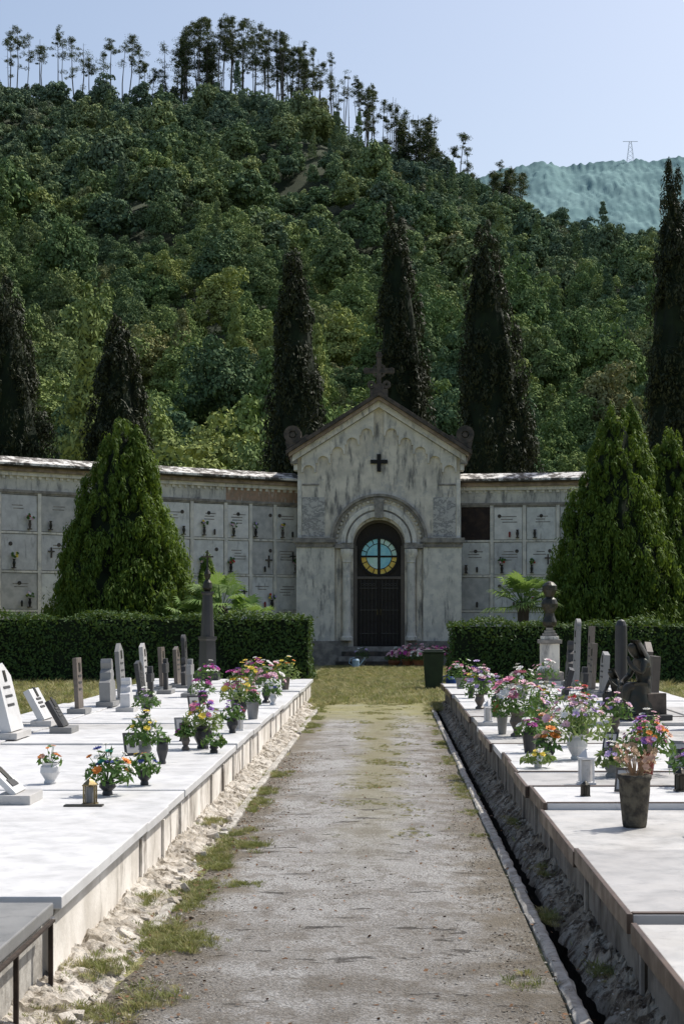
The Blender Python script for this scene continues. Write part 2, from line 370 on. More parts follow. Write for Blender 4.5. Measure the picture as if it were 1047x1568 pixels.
b=MB(); b.M=Matrix.Translation((-3.28,31,0))@Matrix.Scale(1.08,4)
b.box(-.26,.26,-.26,.26,0,.32,M_grey); b.box(-.20,.20,-.20,.20,.321,.50,M_black)
b.lathe([(.20,0),(.20,.04),(.15,.07),(.135,.55),(.16,.58),(.16,.62)],(0,0,.501),M_black,4)
b.lathe([(.115,0),(.085,.7),(.11,.73),(.11,.76)],(0,0,1.122),M_black,12)
b.lathe([(.05,0),(.085,.06),(.07,.15),(.035,.20),(.05,.24),(.06,.30),(.03,.36),(.01,.42)],(0,0,1.883),M_bronze,12)
b.tube((0,0,2.28),(0,0,2.58),.018,.014,M_bronze); b.tube((-.10,0,2.47),(.10,0,2.47),.015,.015,M_bronze)
b.obj('memorial_column')
b=MB(); b.M=Matrix.Translation((2.86,30,0))
b.box(-.28,.28,-.28,.28,0,.45,M_white2); b.box(-.23,.23,-.23,.23,.451,.60,M_stone)
b.box(-.16,.16,-.16,.16,.601,1.10,M_plaster2); b.box(-.20,.20,-.20,.20,1.101,1.17,M_stone)
b.box(-.15,.15,-.15,.15,1.171,1.23,M_plaster2)
for i in range(3): b.box(-.12+.03*i,.12-.03*i,-.12+.03*i,.12-.03*i,1.231+.05*i,1.28+.05*i,M_stone)
b.lathe([(.06,0),(.12,.04),(.13,.10),(.09,.20),(.08,.26),(.10,.30),(.14,.36),(.15,.42),(.12,.50),(.07,.54),(.09,.58),(.13,.66),(.13,.74),(.07,.80),(.015,.82)],(0,0,1.38),M_bronze,14)
b.obj('memorial_pedestal',bevel=.008)
b=MB(); b.M=Matrix.Translation((3.05,22.2,ztop(3.05,22.2)))
b.box(-.15,.15,-.22,.22,0,.08,M_black)
b.lathe([(.085,0),(.08,.85),(.075,.98),(.05,1.04),(.01,1.06)],(0,0,.081),M_black,14)
b.obj('memorial_stele',bevel=.005)

# ------------------------------------------------------------------ bronze seated mourning figure
def figure(name,X,Y,rotz,scale):
    e=empty(name,(X,Y,ztop(X,Y))); e.rotation_euler=(0,0,rotz); e.scale=(scale,)*3
    b=MB(); 
    b.box(-.34,.34,-.30,.36,0,.09,M_black); b.box(-.22,.22,-.02,.32,.091,.42,M_dark,.012)
    ob=b.obj('base',None,.012); ob.location=(0,0.03,0); ob.parent=e
    J=[((0,.10,.50),.135),((0,.06,.66),.115),((0,-.02,.84),.13),((0,-.07,.97),.055),((0,-.13,1.04),.075),((0,-.17,1.13),.092),((0,-.16,1.20),.06),
       ((.15,-.03,.90),.065),((.21,-.12,.72),.05),((.12,-.26,.86),.036),((.03,-.26,.99),.03),
       ((-.15,-.03,.90),.065),((-.22,-.10,.68),.05),((-.13,-.28,.58),.038),((-.04,-.33,.55),.035),
       ((.09,-.02,.47),.115),((.13,-.34,.53),.09),((.12,-.33,.25),.065),((.12,-.31,.12),.05),((.12,-.42,.10),.035),
       ((-.09,-.02,.47),.115),((-.12,-.32,.50),.09),((-.12,-.22,.24),.065),((-.12,-.16,.12),.05),((-.12,-.27,.10),.035)]
    E=[(0,1),(1,2),(2,3),(3,4),(4,5),(5,6),(2,7),(7,8),(8,9),(9,10),(2,11),(11,12),(12,13),(13,14),(0,15),(15,16),(16,17),(17,18),(18,19),(0,20),(20,21),(21,22),(22,23),(23,24)]
    me=D.meshes.new('body'); me.from_pydata([j[0] for j in J],E,[]); me.materials.append(M_bronze)
    ob=D.objects.new('body',me); COL.objects.link(ob); ob.parent=e
    s=ob.modifiers.new('s','SKIN'); s.use_smooth_shade=True
    for i,j in enumerate(J): me.skin_vertices[0].data[i].radius=(j[1],j[1])
    me.skin_vertices[0].data[0].use_root=True
    ob.modifiers.new('u','SUBSURF').render_levels=2; ob.modifiers['u'].levels=2
    b=MB(); n=40; rows=8; vs=[];fs=[]
    for r in range(rows+1):
        t=r/rows
        for i in range(n):
            a=2*math.pi*i/n; rx=.21+.08*t; ry=.24+.06*t
            fo=1+.07*t*math.sin(a*9+1.3*math.sin(a*2))
            vs.append((rx*fo*math.cos(a),-.12+ry*fo*math.sin(a),.56-.46*t+ .03*math.cos(a*2)*(1-t)))
    for r in range(rows):
        for i in range(n): fs.append((r*n+i,r*n+(i+1)%n,(r+1)*n+(i+1)%n,(r+1)*n+i))
    fs.append(tuple(range(n)))
    b.add(vs,fs,M_bronze)
    vs=[];fs=[]
    for r in range(9):
        t=r/8
        for i in range(13):
            a=math.pi*(i/12)
            rr=.11+.07*t
            vs.append((rr*math.cos(a),(-.15+.13*min(1,t*1.6))+rr*.9*math.sin(a)*(1+.06*math.sin(a*8)),1.24-.42*t))
    for r in range(8):
        for i in range(12): fs.append((r*13+i,r*13+i+1,(r+1)*13+i+1,(r+1)*13+i))
    fs.append(tuple(range(13)))
    b.add(vs,fs,M_bronze)
    ob=b.obj('drapery',smooth=True,origin=(0,0,0)); ob.parent=e
figure('bronze_statue',2.84,19.0,math.radians(-70),.72)
figure('bronze_statue',2.75,20.6,math.radians(-50),.42)

# ------------------------------------------------------------------ flowers
def pm(n,c): return simple('petal_'+n,c,tuple(x*.8 for x in c),30,.7,0)
PET={'pink':pm('pink',(.72,.26,.38)),'mag':pm('magenta',(.42,.05,.28)),'white':pm('white',(.78,.77,.72)),'yel':pm('yellow',(.80,.62,.08)),
 'or':pm('orange',(.80,.28,.05)),'red':pm('red',(.50,.03,.03)),'pur':pm('purple',(.26,.12,.42)),'peach':pm('peach',(.78,.50,.36)),'blue':pm('blue',(.06,.08,.30)),
 'lil':pm('lilac',(.56,.42,.66)),'dry':pm('dry',(.42,.29,.18)),'rose':pm('rose',(.78,.50,.56)),'teal':pm('teal',(.05,.38,.30))}
M_leafb=leafmat('bouquet_leaf',(.05,.12,.03),(.08,.17,.04),(.12,.20,.06),20,.25)
M_leafy=leafmat('pale_leaf',(.18,.25,.07),(.25,.30,.12),(.12,.20,.06),20,.25)
M_pots={'black':M_black,'grey':M_grey,'white':M_white,'brown':M_brown,'bronze':M_bronze,
  'red':simple('red_glaze',(.25,.03,.02),None,8,.35,0),'terra':simple('terracotta',(.35,.14,.07),None,8,.8,.2)}
def petals(b,c,d,r,mat,np_=7,layers=2):
    d=d.normalized(); a=d.orthogonal().normalized(); e=d.cross(a)
    for l in range(layers):
        rr=r*(1-.38*l); lift=.25+.45*l
        for i in range(np_):
            t=2*math.pi*(i+.5*l)/np_+R.uniform(-.15,.15); o=a*math.cos(t)+e*math.sin(t); s=-a*math.sin(t)+e*math.cos(t)
            tip=c+o*rr+d*rr*lift; w=rr*.42
            b.add([c+d*r*.1*l,c+o*rr*.6+s*w+d*rr*lift*.5,tip,c+o*rr*.6-s*w+d*rr*lift*.5],[(0,1,2,3)],mat)
def bouquet(X,Y,top,spread,cols,n=18,pot='black',ph=.16,pr=.075,fr=.032,leaf=None,nleaf=110,z0=None,name='flower_bouquet'):
    if z0 is None: z0=ztop(X,Y)
    e=empty(name,(X,Y,z0)); b=MB(); pmt=M_pots[pot]
    kind=R.choice((0,1,2))
    if kind==0: pf=[(pr*.55,0),(pr*.6,.012),(pr*.5,.03),(pr*.95,ph*.55),(pr*.9,ph*.8),(pr*.7,ph*.9),(pr*.85,ph),(pr*.7,ph),(pr*.6,ph*.85)]
    elif kind==1: pf=[(pr*.62,0),(pr*.66,.01),(pr*.9,ph*.86),(pr,ph*.87),(pr,ph),(pr*.85,ph),(pr*.8,ph*.85)]
    else: pf=[(pr*.7,0),(pr*.7,.02),(pr*.42,.04),(pr*.4,ph*.25),(pr*.8,ph*.6),(pr*.62,ph*.85),(pr*.75,ph),(pr*.6,ph),(pr*.5,ph*.8)]
    b.lathe(pf,(X,Y,z0+.0005),pmt,16)
    b.obj('vase',e,smooth=False)
    f=MB()
    base=Vector((X,Y,z0+ph*.9)); H=top-ph
    ecc=R.uniform(0,3.14)
    for i in range(n):
        t=R.uniform(0,2*math.pi); q=math.sqrt(R.random()); st=1+.3*math.cos(2*(t-ecc))
        p=Vector((X+spread*q*st*math.cos(t),Y+spread*q*st*math.sin(t),z0+ph+H*(1-.6*q*q)*R.uniform(.55,1.08)))
        d=(p-base)+Vector((0,-.15*H,.05)); 
        f.tube(base,p,.003,.002,M_leafb,4)
        petals(f,p,d,fr*R.uniform(.6,1.35),PET[R.choice(cols)],7,3)
    f.obj('blooms',e)
    m=int(nleaf*1.25); t=rng.uniform(0,2*math.pi,m); q=np.sqrt(rng.random(m))*1.2
    P=np.stack([X+spread*q*np.cos(t),Y+spread*q*np.sin(t),z0+ph*.9+H*(1-.5*q*q)*rng.uniform(-.05,.98,m)],1)
    Nn=unit(P-np.array([X,Y,z0+ph*.5]))+rng.normal(size=(m,3))*.6
    quadobj('leaves',leaves(P,Nn,.07,.025,.7,.8),leaf or M_leafb,e)
B=bouquet
B(-1.86,11.3,.33,.13,['white','or','blue','blue','teal','white'],20,'black',.10,.06,.03,nleaf=160)
B(-1.70,11.9,.26,.09,['or','yel','blue'],9,'black',.10,.05,.028)
B(-1.98,13.9,.42,.14,['white','white','yel'],26,'grey',.16,.07,.026,nleaf=200)
B(-1.80,13.6,.24,.05,['white'],3,'black',.20,.05,.02,nleaf=30)
B(-1.65,15.2,.50,.15,['mag','pink','yel','pur'],26,'black',.2,.09,.032,M_leafy,200)
B(-1.78,15.0,.26,.07,['mag','pur'],6,'brown',.14,.05,.026)
B(-1.5,14.7,.2,.09,['mag','white'],5,'black',.08,.05,.022,nleaf=90)
B(-1.70,19.6,.62,.19,['yel','mag','yel','pur','pink'],30,'black',.22,.1,.04,M_leafy,180)
B(-1.52,19.2,.36,.08,['pink','rose'],10,'grey',.2,.08,.03)
B(-1.66,23.3,.60,.2,['rose','white','pink','rose'],30,'black',.2,.08,.045,nleaf=150)
B(-1.5,22.3,.4,.10,['white','blue'],8,'white',.15,.06,.03)
B(-1.62,27,.55,.2,['or','yel','white'],16,'brown',.2,.08,.045,M_leafy,200)
B(-2.1,26,.55,.22,['yel','white','pink'],20,'brown',.2,.08,.045)
B(-2.5,23,.4,.15,['mag','pur'],12,'black',.16,.08,.04)
B(-2.38,12.0,.29,.07,['or','or','peach'],8,'white',.15,.075,.024,nleaf=25)
B(-2.75,19.4,.35,.13,['white','lil'],10,'black',.15,.06,.03)
B(-2.2,29,.5,.2,['yel','mag','white'],18,'black',.2,.08,.045)
B(-2.9,27.5,.45,.2,['mag','pur','white'],16,'black',.2,.08,.045)
B(-1.55,17.0,.34,.11,['pur','pink'],12,'black',.15,.06,.03,nleaf=120)
B(-1.9,21.2,.42,.14,['yel','or','white'],14,'brown',.16,.07,.036,M_leafy,120)
B(1.18,27.5,.60,.2,['rose','white','pink'],18,'grey',.2,.08,.045)
B(1.15,21.2,.60,.17,['rose','white','lil','pur'],24,'brown',.18,.08,.042,nleaf=120)
B(1.27,16.6,.66,.22,['pink','rose','pink','rose','white'],30,'brown',.24,.1,.05,nleaf=340)
B(1.14,16.9,.3,.06,['white'],4,'grey',.2,.06,.02,nleaf=30)
B(1.42,15.6,.33,.10,['or','or','peach'],12,'black',.16,.07,.032,nleaf=60)
B(1.55,13.9,.60,.25,['peach','rose','white','white','lil','rose'],50,'white',.2,.09,.034,M_leafy,280)
B(1.30,13.7,.30,.10,['or','peach','or'],12,'black',.12,.06,.04,nleaf=60)
B(1.90,12.5,.45,.19,['pur','lil','peach','mag','pink','or'],42,'red',.16,.08,.028,nleaf=200)
B(1.15,13.0,.15,.11,['white','yel'],7,'white',.05,.05,.024,M_leafy,90)
B(1.75,15.4,.66,.12,['or','red','peach'],16,'brown',.2,.08,.034,nleaf=140)
B(2.15,14.0,.40,.14,['mag','rose','white'],18,'grey',.15,.07,.03)
B(1.75,19,.5,.16,['white','pink','yel'],16,'black',.2,.08,.035)
B(1.9,24,.5,.2,['pink','white'],16,'grey',.2,.08,.045)
B(2.3,17.2,.4,.16,['white','rose','lil'],18,'brown',.15,.07,.033)
B(2.5,27,.5,.2,['rose','white'],16,'brown',.2,.08,.045)
B(1.5,22.8,.42,.15,['lil','pink'],12,'black',.2,.08,.04)
B(1.45,25.5,.42,.15,['white','pur'],12,'black',.2,.08,.04)
B(2.05,11.6,.30,.12,['pur','mag','rose'],18,'black',.12,.06,.028,nleaf=120)
B(1.62,12.3,.26,.10,['lil','white','pur'],14,'grey',.10,.06,.026,M_leafy,110)
B(1.22,14.6,.34,.10,['white','mag'],10,'black',.18,.07,.03,nleaf=90)
B(1.6,17.9,.42,.15,['yel','lil','white'],18,'brown',.16,.07,.034,nleaf=140)
B(1.2,24.3,.40,.14,['yel','pink','white'],14,'black',.16,.07,.04)
zv=ztop(1.41,9.7)
e=empty('stone_vase',(1.41,9.7,zv)); b=MB()
b.lathe([(.065,0),(.07,.02),(.078,.10),(.088,.2),(.09,.265),(.098,.28),(.098,.30),(.08,.30),(.07,.24)],(1.41,9.7,zv+.0005),simple('rough_dark_stone',(.13,.115,.085),(.045,.04,.033),18,.95,.9,60),20)
b.obj('vase',e,smooth=True)
f=MB()
for i in range(44):
    p=Vector((1.41+R.uniform(-.11,.11),9.7+R.uniform(-.09,.09),zv+.3+R.uniform(.02,.17))); f.tube((1.41,9.7,zv+.26),p,.003,.002,PET['dry'],4)
    petals(f,p,Vector((R.uniform(-.8,.8),-.6,R.uniform(.2,1))),R.uniform(.014,.026),PET[R.choice(['dry','dry','peach','dry'])],6,3)
f.obj('dried_flowers',e)

def lantern(X,Y,h,w,mat,gl):
    b=MB(); b.M=Matrix.Translation((X,Y,ztop(X,Y))); 
    b.box(-w*.62,w*.62,-w*.62,w*.62,0,h*.06,mat)
    for a in (-1,1):
        for c in (-1,1): b.box(a*w*.46-.005,a*w*.46+.005,c*w*.46-.005,c*w*.46+.005,h*.061,h*.70,mat)
    b.lathe([(w*.36,0),(w*.38,h*.3),(w*.36,h*.6)],(0,0,h*.062),gl,14)
    b.box(-w*.58,w*.58,-w*.58,w*.58,h*.701,h*.75,mat)
    b.lathe([(w*.62,0),(w*.25,h*.16),(w*.1,h*.2),(w*.12,h*.23),(w*.02,h*.25)],(0,0,h*.751),mat,4)
    b.obj('grave_lantern',bevel=.002)
lantern(-1.88,10.75,.17,.075,M_brass,M_pots['grey'])
b=MB(); zz=ztop(-1.9,10.66)
b.box(-2.02,-1.78,10.60,10.68,zz+.001,zz+.010,M_bronze); b.obj('bronze_plaque')
lantern(1.38,11.8,.25,.10,M_white,M_white2)
lantern(1.72,9.3,.16,.08,M_black,M_bronze)
lantern(1.28,11.0,.10,.05,M_bronze,M_bronze)
lantern(1.95,11.3,.16,.07,M_bronze,M_bronze)
lantern(-1.9,15.9,.20,.07,M_bronze,M_bronze)
lantern(-1.52,17.4,.22,.08,M_white,M_white2)
lantern(1.10,18.6,.24,.08,M_white,M_white2)
lantern(1.25,19.6,.28,.09,M_black,M_pots['red'])
lantern(1.30,15.0,.20,.07,M_black,M_bronze)
lantern(1.75,13.1,.20,.07,M_bronze,M_white2)
def photo_frame(X,Y,rz,s,m):
    b=MB(); b.M=Matrix.Translation((X,Y,ztop(X,Y)+.002))@Matrix.Rotation(rz,4,'Z')@Matrix.Rotation(math.radians(-20),4,'X')
    b.box(-.06*s,.06*s,0,.012,0.004,.17*s,m); b.box(-.045*s,.045*s,-.003,-.0005,.02*s,.15*s,M_white2); b.box(-.02*s,.02*s,-.005,-.0032,.06*s,.12*s,M_text)
    b.tube((0,.012,.12*s),(0,.09*s,.035*s),.004,.004,m); b.obj('photo_frame',bevel=.002)
for X,Y,rz,s,m in [(-2.15,14.4,.5,1.2,M_black),(-2.0,16.6,.4,1.1,M_grey),(1.9,14.6,-.5,1.1,M_black),(1.55,11.2,-.4,1.0,M_brown),(2.2,12.9,-.5,1.3,M_grey),(-2.3,20.4,.5,1.3,M_black),(1.75,20.4,-.5,1.4,M_black)]: photo_frame(X,Y,rz,s,m)

b=MB(); M_bin=simple('green_plastic',(.018,.035,.016),(.012,.024,.012),5,.5,0)
b.M=Matrix.Translation((.97,35.9,0))
vs=[(-.17,-.15,.05),(.17,-.15,.05),(.17,.15,.05),(-.17,.15,.05),(-.22,-.21,.80),(.22,-.21,.80),(.22,.21,.80),(-.22,.21,.80)]
b.add(vs,[(3,2,1,0),(4,5,6,7),(0,1,5,4),(1,2,6,5),(2,3,7,6),(3,0,4,7)],M_bin)
b.box(-.24,.24,-.24,.23,.801,.84,M_bin); b.box(-.20,.20,-.20,.20,.841,.87,M_bin); b.box(-.18,.18,.231,.26,.78,.83,M_bin)
for sx in (-1,1): b.tube((sx*.15-.02,.2,.06),(sx*.15+.02,.2,.06),.06,.06,M_black,12)
b.box(-.16,.16,-.13,.13,0,.049,M_bin)
b.obj('litter_bin',bevel=.012)
def can(X,Y,z,col):
    b=MB(); b.lathe([(.10,0),(.11,.02),(.11,.24),(.07,.29),(.05,.29)],(X,Y,z),col,14)
    b.tube((X+.1,Y,z+.08),(X+.27,Y,z+.3),.02,.014,col,8); b.lathe([(.012,0),(.035,.03)],(X+.27,Y,z+.295),col,10)
    pr=[Vector((X-.09,Y,z+.08)),Vector((X-.2,Y,z+.16)),Vector((X-.17,Y,z+.29)),Vector((X-.03,Y,z+.33))]
    for i in range(3): b.tube(pr[i],pr[i+1],.012,.012,col,6)
    b.obj('watering_can')
can(1.35,36.2,.0,simple('blue_plastic',(.02,.07,.28),None,5,.4,0))
can(-.95,51.0,.0,simple('pale_blue_plastic',(.35,.5,.65),None,5,.4,0))

# ------------------------------------------------------------------ chapel
CX=-.27; CY=54.0
ch=empty('cemetery_chapel',(CX,CY,0))
T=Matrix.Translation((CX,CY,0))
w=MB(); w.M=T
sl=.635; za=8.2; hw=2.58
arcp=[(.82*math.cos(t),3.82+.82*math.sin(t)) for t in [math.pi*i/24 for i in range(25)]]
out=[(-hw,0),(-hw,za-sl*hw),(0,za),(hw,za-sl*hw),(hw,0),(.82,0)]+arcp+[(-.82,0)]
w.prism(out,0,.5,M_plaster)
w.prism([(-hw+.01,0),(-hw+.01,za-sl*hw),(0,za-.01),(hw-.01,za-sl*hw),(hw-.01,0)],.501,4.5,M_plaster)
w.obj('walls',ch)
t=MB(); t.M=T
def chev(zt,th,h,y0,y1,m): t.prism([(-h,zt-sl*h),(0,zt),(h,zt-sl*h),(h,zt-th-sl*h),(0,zt-th),(-h,zt-th-sl*h)],y0,y1,m)
M_rake=simple('rake_stone',(.40,.31,.24),(.22,.17,.135),4,.9,.4,30)
chev(8.66,.13,2.93,-.50,4.8,M_dark); chev(8.528,.12,2.84,-.38,4.6,M_rake); chev(8.406,.205,2.74,-.22,4.55,M_plaster2)
for sx in (-1,1):
    def bx(a,c,y0,y1,z0,z1,m): x0,x1=sorted((sx*a,sx*c)); t.box(x0,x1,y0,y1,z0,z1,m)
    bx(2.582,2.80,-.2,.45,6.40,6.62,M_stone); bx(2.582,2.70,-.1,.45,6.20,6.398,M_plaster2)
    bx(1.45,2.66,-.10,-.002,3.76,3.90,M_stone); bx(1.40,2.72,-.16,-.002,3.902,4.06,M_stone)
    bx(.80,1.38,-.24,-.002,3.72,3.86,M_stone)
    bx(1.40,2.62,-.06,-.002,.78,3.758,M_plaster2)
    bx(.98,2.68,-.14,-.002,.0,.62,M_stone); bx(.98,2.64,-.10,-.002,.622,.78,M_stone)
    bx(1.20,1.36,-.05,-.002,.78,3.70,M_plaster)
    bx(1.72,2.44,-.012,-.002,4.10,5.35,M_vein)
    bx(2.46,2.585,-.025,-.002,4.062,5.9,M_plaster2)
    t.lathe([(.19,0),(.19,.10),(.16,.14),(.15,.2),(.135,.26),(.125,2.45),(.15,2.48),(.14,2.52),(.16,2.62),(.2,2.74),(.21,2.80),(.21,2.90)],(sx*1.02,-.12,.80),M_plaster2,16)
    t.ring(sx*2.72,7.30,.12,.28,0,2*math.pi,-.45,-.2,M_dark,18); t.ring(sx*2.72,7.30,.0,.09,0,2*math.pi,-.43,-.22,M_dark,12)
    t.prism([(sx*2.9,6.84),(sx*2.95,7.1),(sx*2.62,7.06),(sx*2.3,7.3),(sx*2.2,7.27)] ,-.44,-.22,M_dark)
    n=5
    for i in range(n):
        xa=2.46-(2.30/n)*i; xb=xa-2.30/n; xm=(xa+xb)/2; zr=8.2-sl*xm; rr=(xa-xb)/2-.05
        zs=zr-.60
        P=[(xa,8.195-sl*xa-.01),(xa,zs-.05),(xa-.05,zs-.05),(xa-.05,zs)]+[(xm+rr*math.cos(q),zs+rr*math.sin(q)) for q in [math.pi*j/10 for j in range(11)]][1:-1]+[(xb+.05,zs),(xb+.05,zs-.05),(xb,zs-.05),(xb,8.195-sl*xb-.01)]
        P=[(sx*p[0],p[1]) for p in P]; t.prism(P,-.09-.0007*i,-.002,M_plaster2)
t.ring(0,3.9,.83,1.0,0,math.pi,-.10,-.002,M_plaster2,32)
t.ring(0,3.9,1.0,1.06,0,math.pi,-.04,-.002,M_stone,32)
t.ring(0,3.9,1.06,1.20,0,math.pi,-.08,-.002,M_plaster2,32)
t.ring(0,3.9,1.38,1.47,0,math.pi,-.07,-.002,M_stone,36)
t.ring(0,3.9,1.472,1.56,0,math.pi,-.14,-.002,M_stone,36)
for i in range(30):
    a=math.pi*(i+.5)/30; t.ring(0,3.9,1.30,1.378,a-.03,a+.03,-.05,-.002,M_plaster,1)
t.prism([(-.12,4.68),(.12,4.68),(.17,5.3),(-.17,5.3)],-.18,-.003,M_stone)
t.box(-2.44,-1.9,-.02,-.002,5.72,5.78,M_stone); t.box(1.9,2.44,-.02,-.002,5.72,5.78,M_stone)
t.box(-.065,.065,-.07,-.003,6.16,6.72,M_iron); t.box(-.27,-.066,-.07,-.003,6.42,6.54,M_iron); t.box(.066,.27,-.07,-.003,6.42,6.54,M_iron)
t.box(-.28,.28,-.42,-.02,8.50,8.74,M_dark); t.box(-.16,.16,-.34,-.1,8.741,8.92,M_dark)
t.box(-.07,.07,-.26,-.16,8.921,9.82,M_dark); t.box(-.38,-.071,-.26,-.16,9.26,9.42,M_dark); t.box(.071,.38,-.26,-.16,9.26,9.42,M_dark)
for (x,z) in ((-.40,9.34),(.40,9.34),(0,9.84)): t.ring(x,z,.0,.10,0,2*math.pi,-.275,-.145,M_dark,10)
t.ring(0,9.34,.16,.23,0,2*math.pi,-.25,-.17,M_dark,16)
for sx in (-1,1): t.ring(sx*.24,8.90,.04,.13,0,2*math.pi,-.3,-.14,M_dark,12)
for i in range(4): t.box(-1.35+.09*i,1.35-.09*i,-.95+.22*i,.0 if i<3 else .3,.15*i+.001,.15*(i+1),M_stone if i%2 else M_dark)
t.obj('trim',ch,.008)
d=MB(); d.M=T; yb=.42
dp=[(-.82,.6),(.82,.6)]+arcp
d.prism(dp,yb,.498,M_wood)
for sx in (-1,1):
    x0,x1=sorted((sx*.70,sx*.815)); d.box(x0,x1,yb-.10,yb-.002,.6,3.82,M_brown)
    for k2 in range(3):
        z0=.75+k2*.66; x0,x1=sorted((sx*.10,sx*.60)); d.box(x0,x1,yb-.03,yb-.002,z0,z0+.56,M_wood)
    for k2 in range(5):
        xx=sx*(.10+.12*k2); d.tube((xx,yb-.07,.66),(xx,yb-.07,2.74),.011,.011,M_grille,6)
        if k2<4: d.ring(xx+sx*.06,2.58,.03,.048,0,2*math.pi,yb-.08,yb-.06,M_grille,10)
    for zz in (1.0,1.75,2.45): x0,x1=sorted((sx*.06,sx*.62)); d.box(x0,x1,yb-.082,yb-.058,zz,zz+.03,M_grille)
    d.tube((sx*.05,yb-.06,1.6),(sx*.05,yb-.06,1.8),.012,.012,M_brass)
d.box(-.02,.02,yb-.045,yb-.002,.62,2.8,M_wood); d.box(-.7,.7,yb-.06,yb-.002,2.76,2.84,M_brown)
d.ring(0,3.82,.74,.815,0,math.pi,yb-.10,yb-.002,M_brown,24)
gy=simple('glass_amber',(.95,.70,.16),(.85,.52,.07),6,.25,0); gt=simple('glass_aqua',(.42,.85,.92),(.30,.72,.85),6,.25,0); gw=simple('glass_pale',(.75,.95,.88),(.60,.9,.75),6,.25,0)  # opaque panes; sky glow from behind put into bright base colours
cz=3.48
d.ring(0,cz,.57,.65,0,2*math.pi,yb-.08,yb-.002,M_iron,32)
for i in range(4):
    a=math.pi/2*i
    d.ring(0,cz,.42,.57,a,a+math.pi/2,yb-.03,yb-.003,[gw,gt,gy,gy][i],8)
    d.ring(0,cz,.02,.40,a+.07,a+math.pi/2-.07,yb-.03,yb-.003,[gt,gt,gw,gt][i],8)
    d.ring(0,cz,.40,.42,a,a+math.pi/2,yb-.05,yb-.002,M_iron,8)
    for q in (.26,.52,.78): 
        aa=a+math.pi/2*q; d.ring(0,cz,.421,.57,aa-.025,aa+.025,yb-.045,yb-.031,M_iron,1)
for sx in (-1,1):
    x0,x1=sorted((sx*.045,sx*.57)); d.box(x0,x1,yb-.055,yb-.031,cz-.03,cz+.03,M_iron)
d.box(-.045,.045,yb-.055,yb-.031,cz-.57,cz+.57,M_iron)
d.obj('door',ch,.004)

for (x,y,s,c) in ((.62,52.1,.45,['mag','pink','rose']),(1.15,52.3,.5,['mag','rose','pink']),(.95,51.6,.35,['pink','white']),(1.55,52.4,.45,['mag','pink']),(.2,52.6,.25,['rose'])):
    bouquet(x,y,s+.25,s,c,46,'terra',.25,.2,.06,None,260,0.0,'potted_flowers')
for (x,y) in ((-.78,52.75),(.35,52.8)):
    bouquet(x,y,.7,.2,['white','lil'],14,'grey',.3,.16,.05,None,140,0.0,'potted_flowers')

# ------------------------------------------------------------------ columbarium wall
cw=empty('columbarium_wall',(0,54,0))
LP=[(-2.86,54.9),(-5.07,53.3),(-7.03,51.8),(-9.13,50.2),(-11.1,48.6),(-13.3,46.5),(-15.6,43.6),(-17.4,40.2),(-18.6,36.4)]
RP=[(2.32,54.9),(4.4,54.6),(6.5,54.1),(8.5,53.3),(10.5,52.2),(12.5,50.6),(14.6,48.2),(16.4,45.2),(17.6,41.6)]
ma=MB(); pa=MB(); fi=MB()
M_pan=[simple('niche_panel',(.70,.69,.65),(.56,.55,.52),4,.6,.05,c3=(.32,.31,.29),cl=(.55,.72)),simple('niche_panel_b',(.60,.59,.57),(.48,.47,.46),4,.6,.05,c3=(.30,.29,.28),cl=(.55,.72)),simple('niche_panel_c',(.78,.75,.70),(.64,.62,.58),4,.5,.05),simple('niche_panel_d',(.52,.50,.47),(.39,.38,.36),4,.6,.05)]
M_hole=simple('open_niche',(.06,.04,.03),(.03,.022,.02),4,.9,.1)
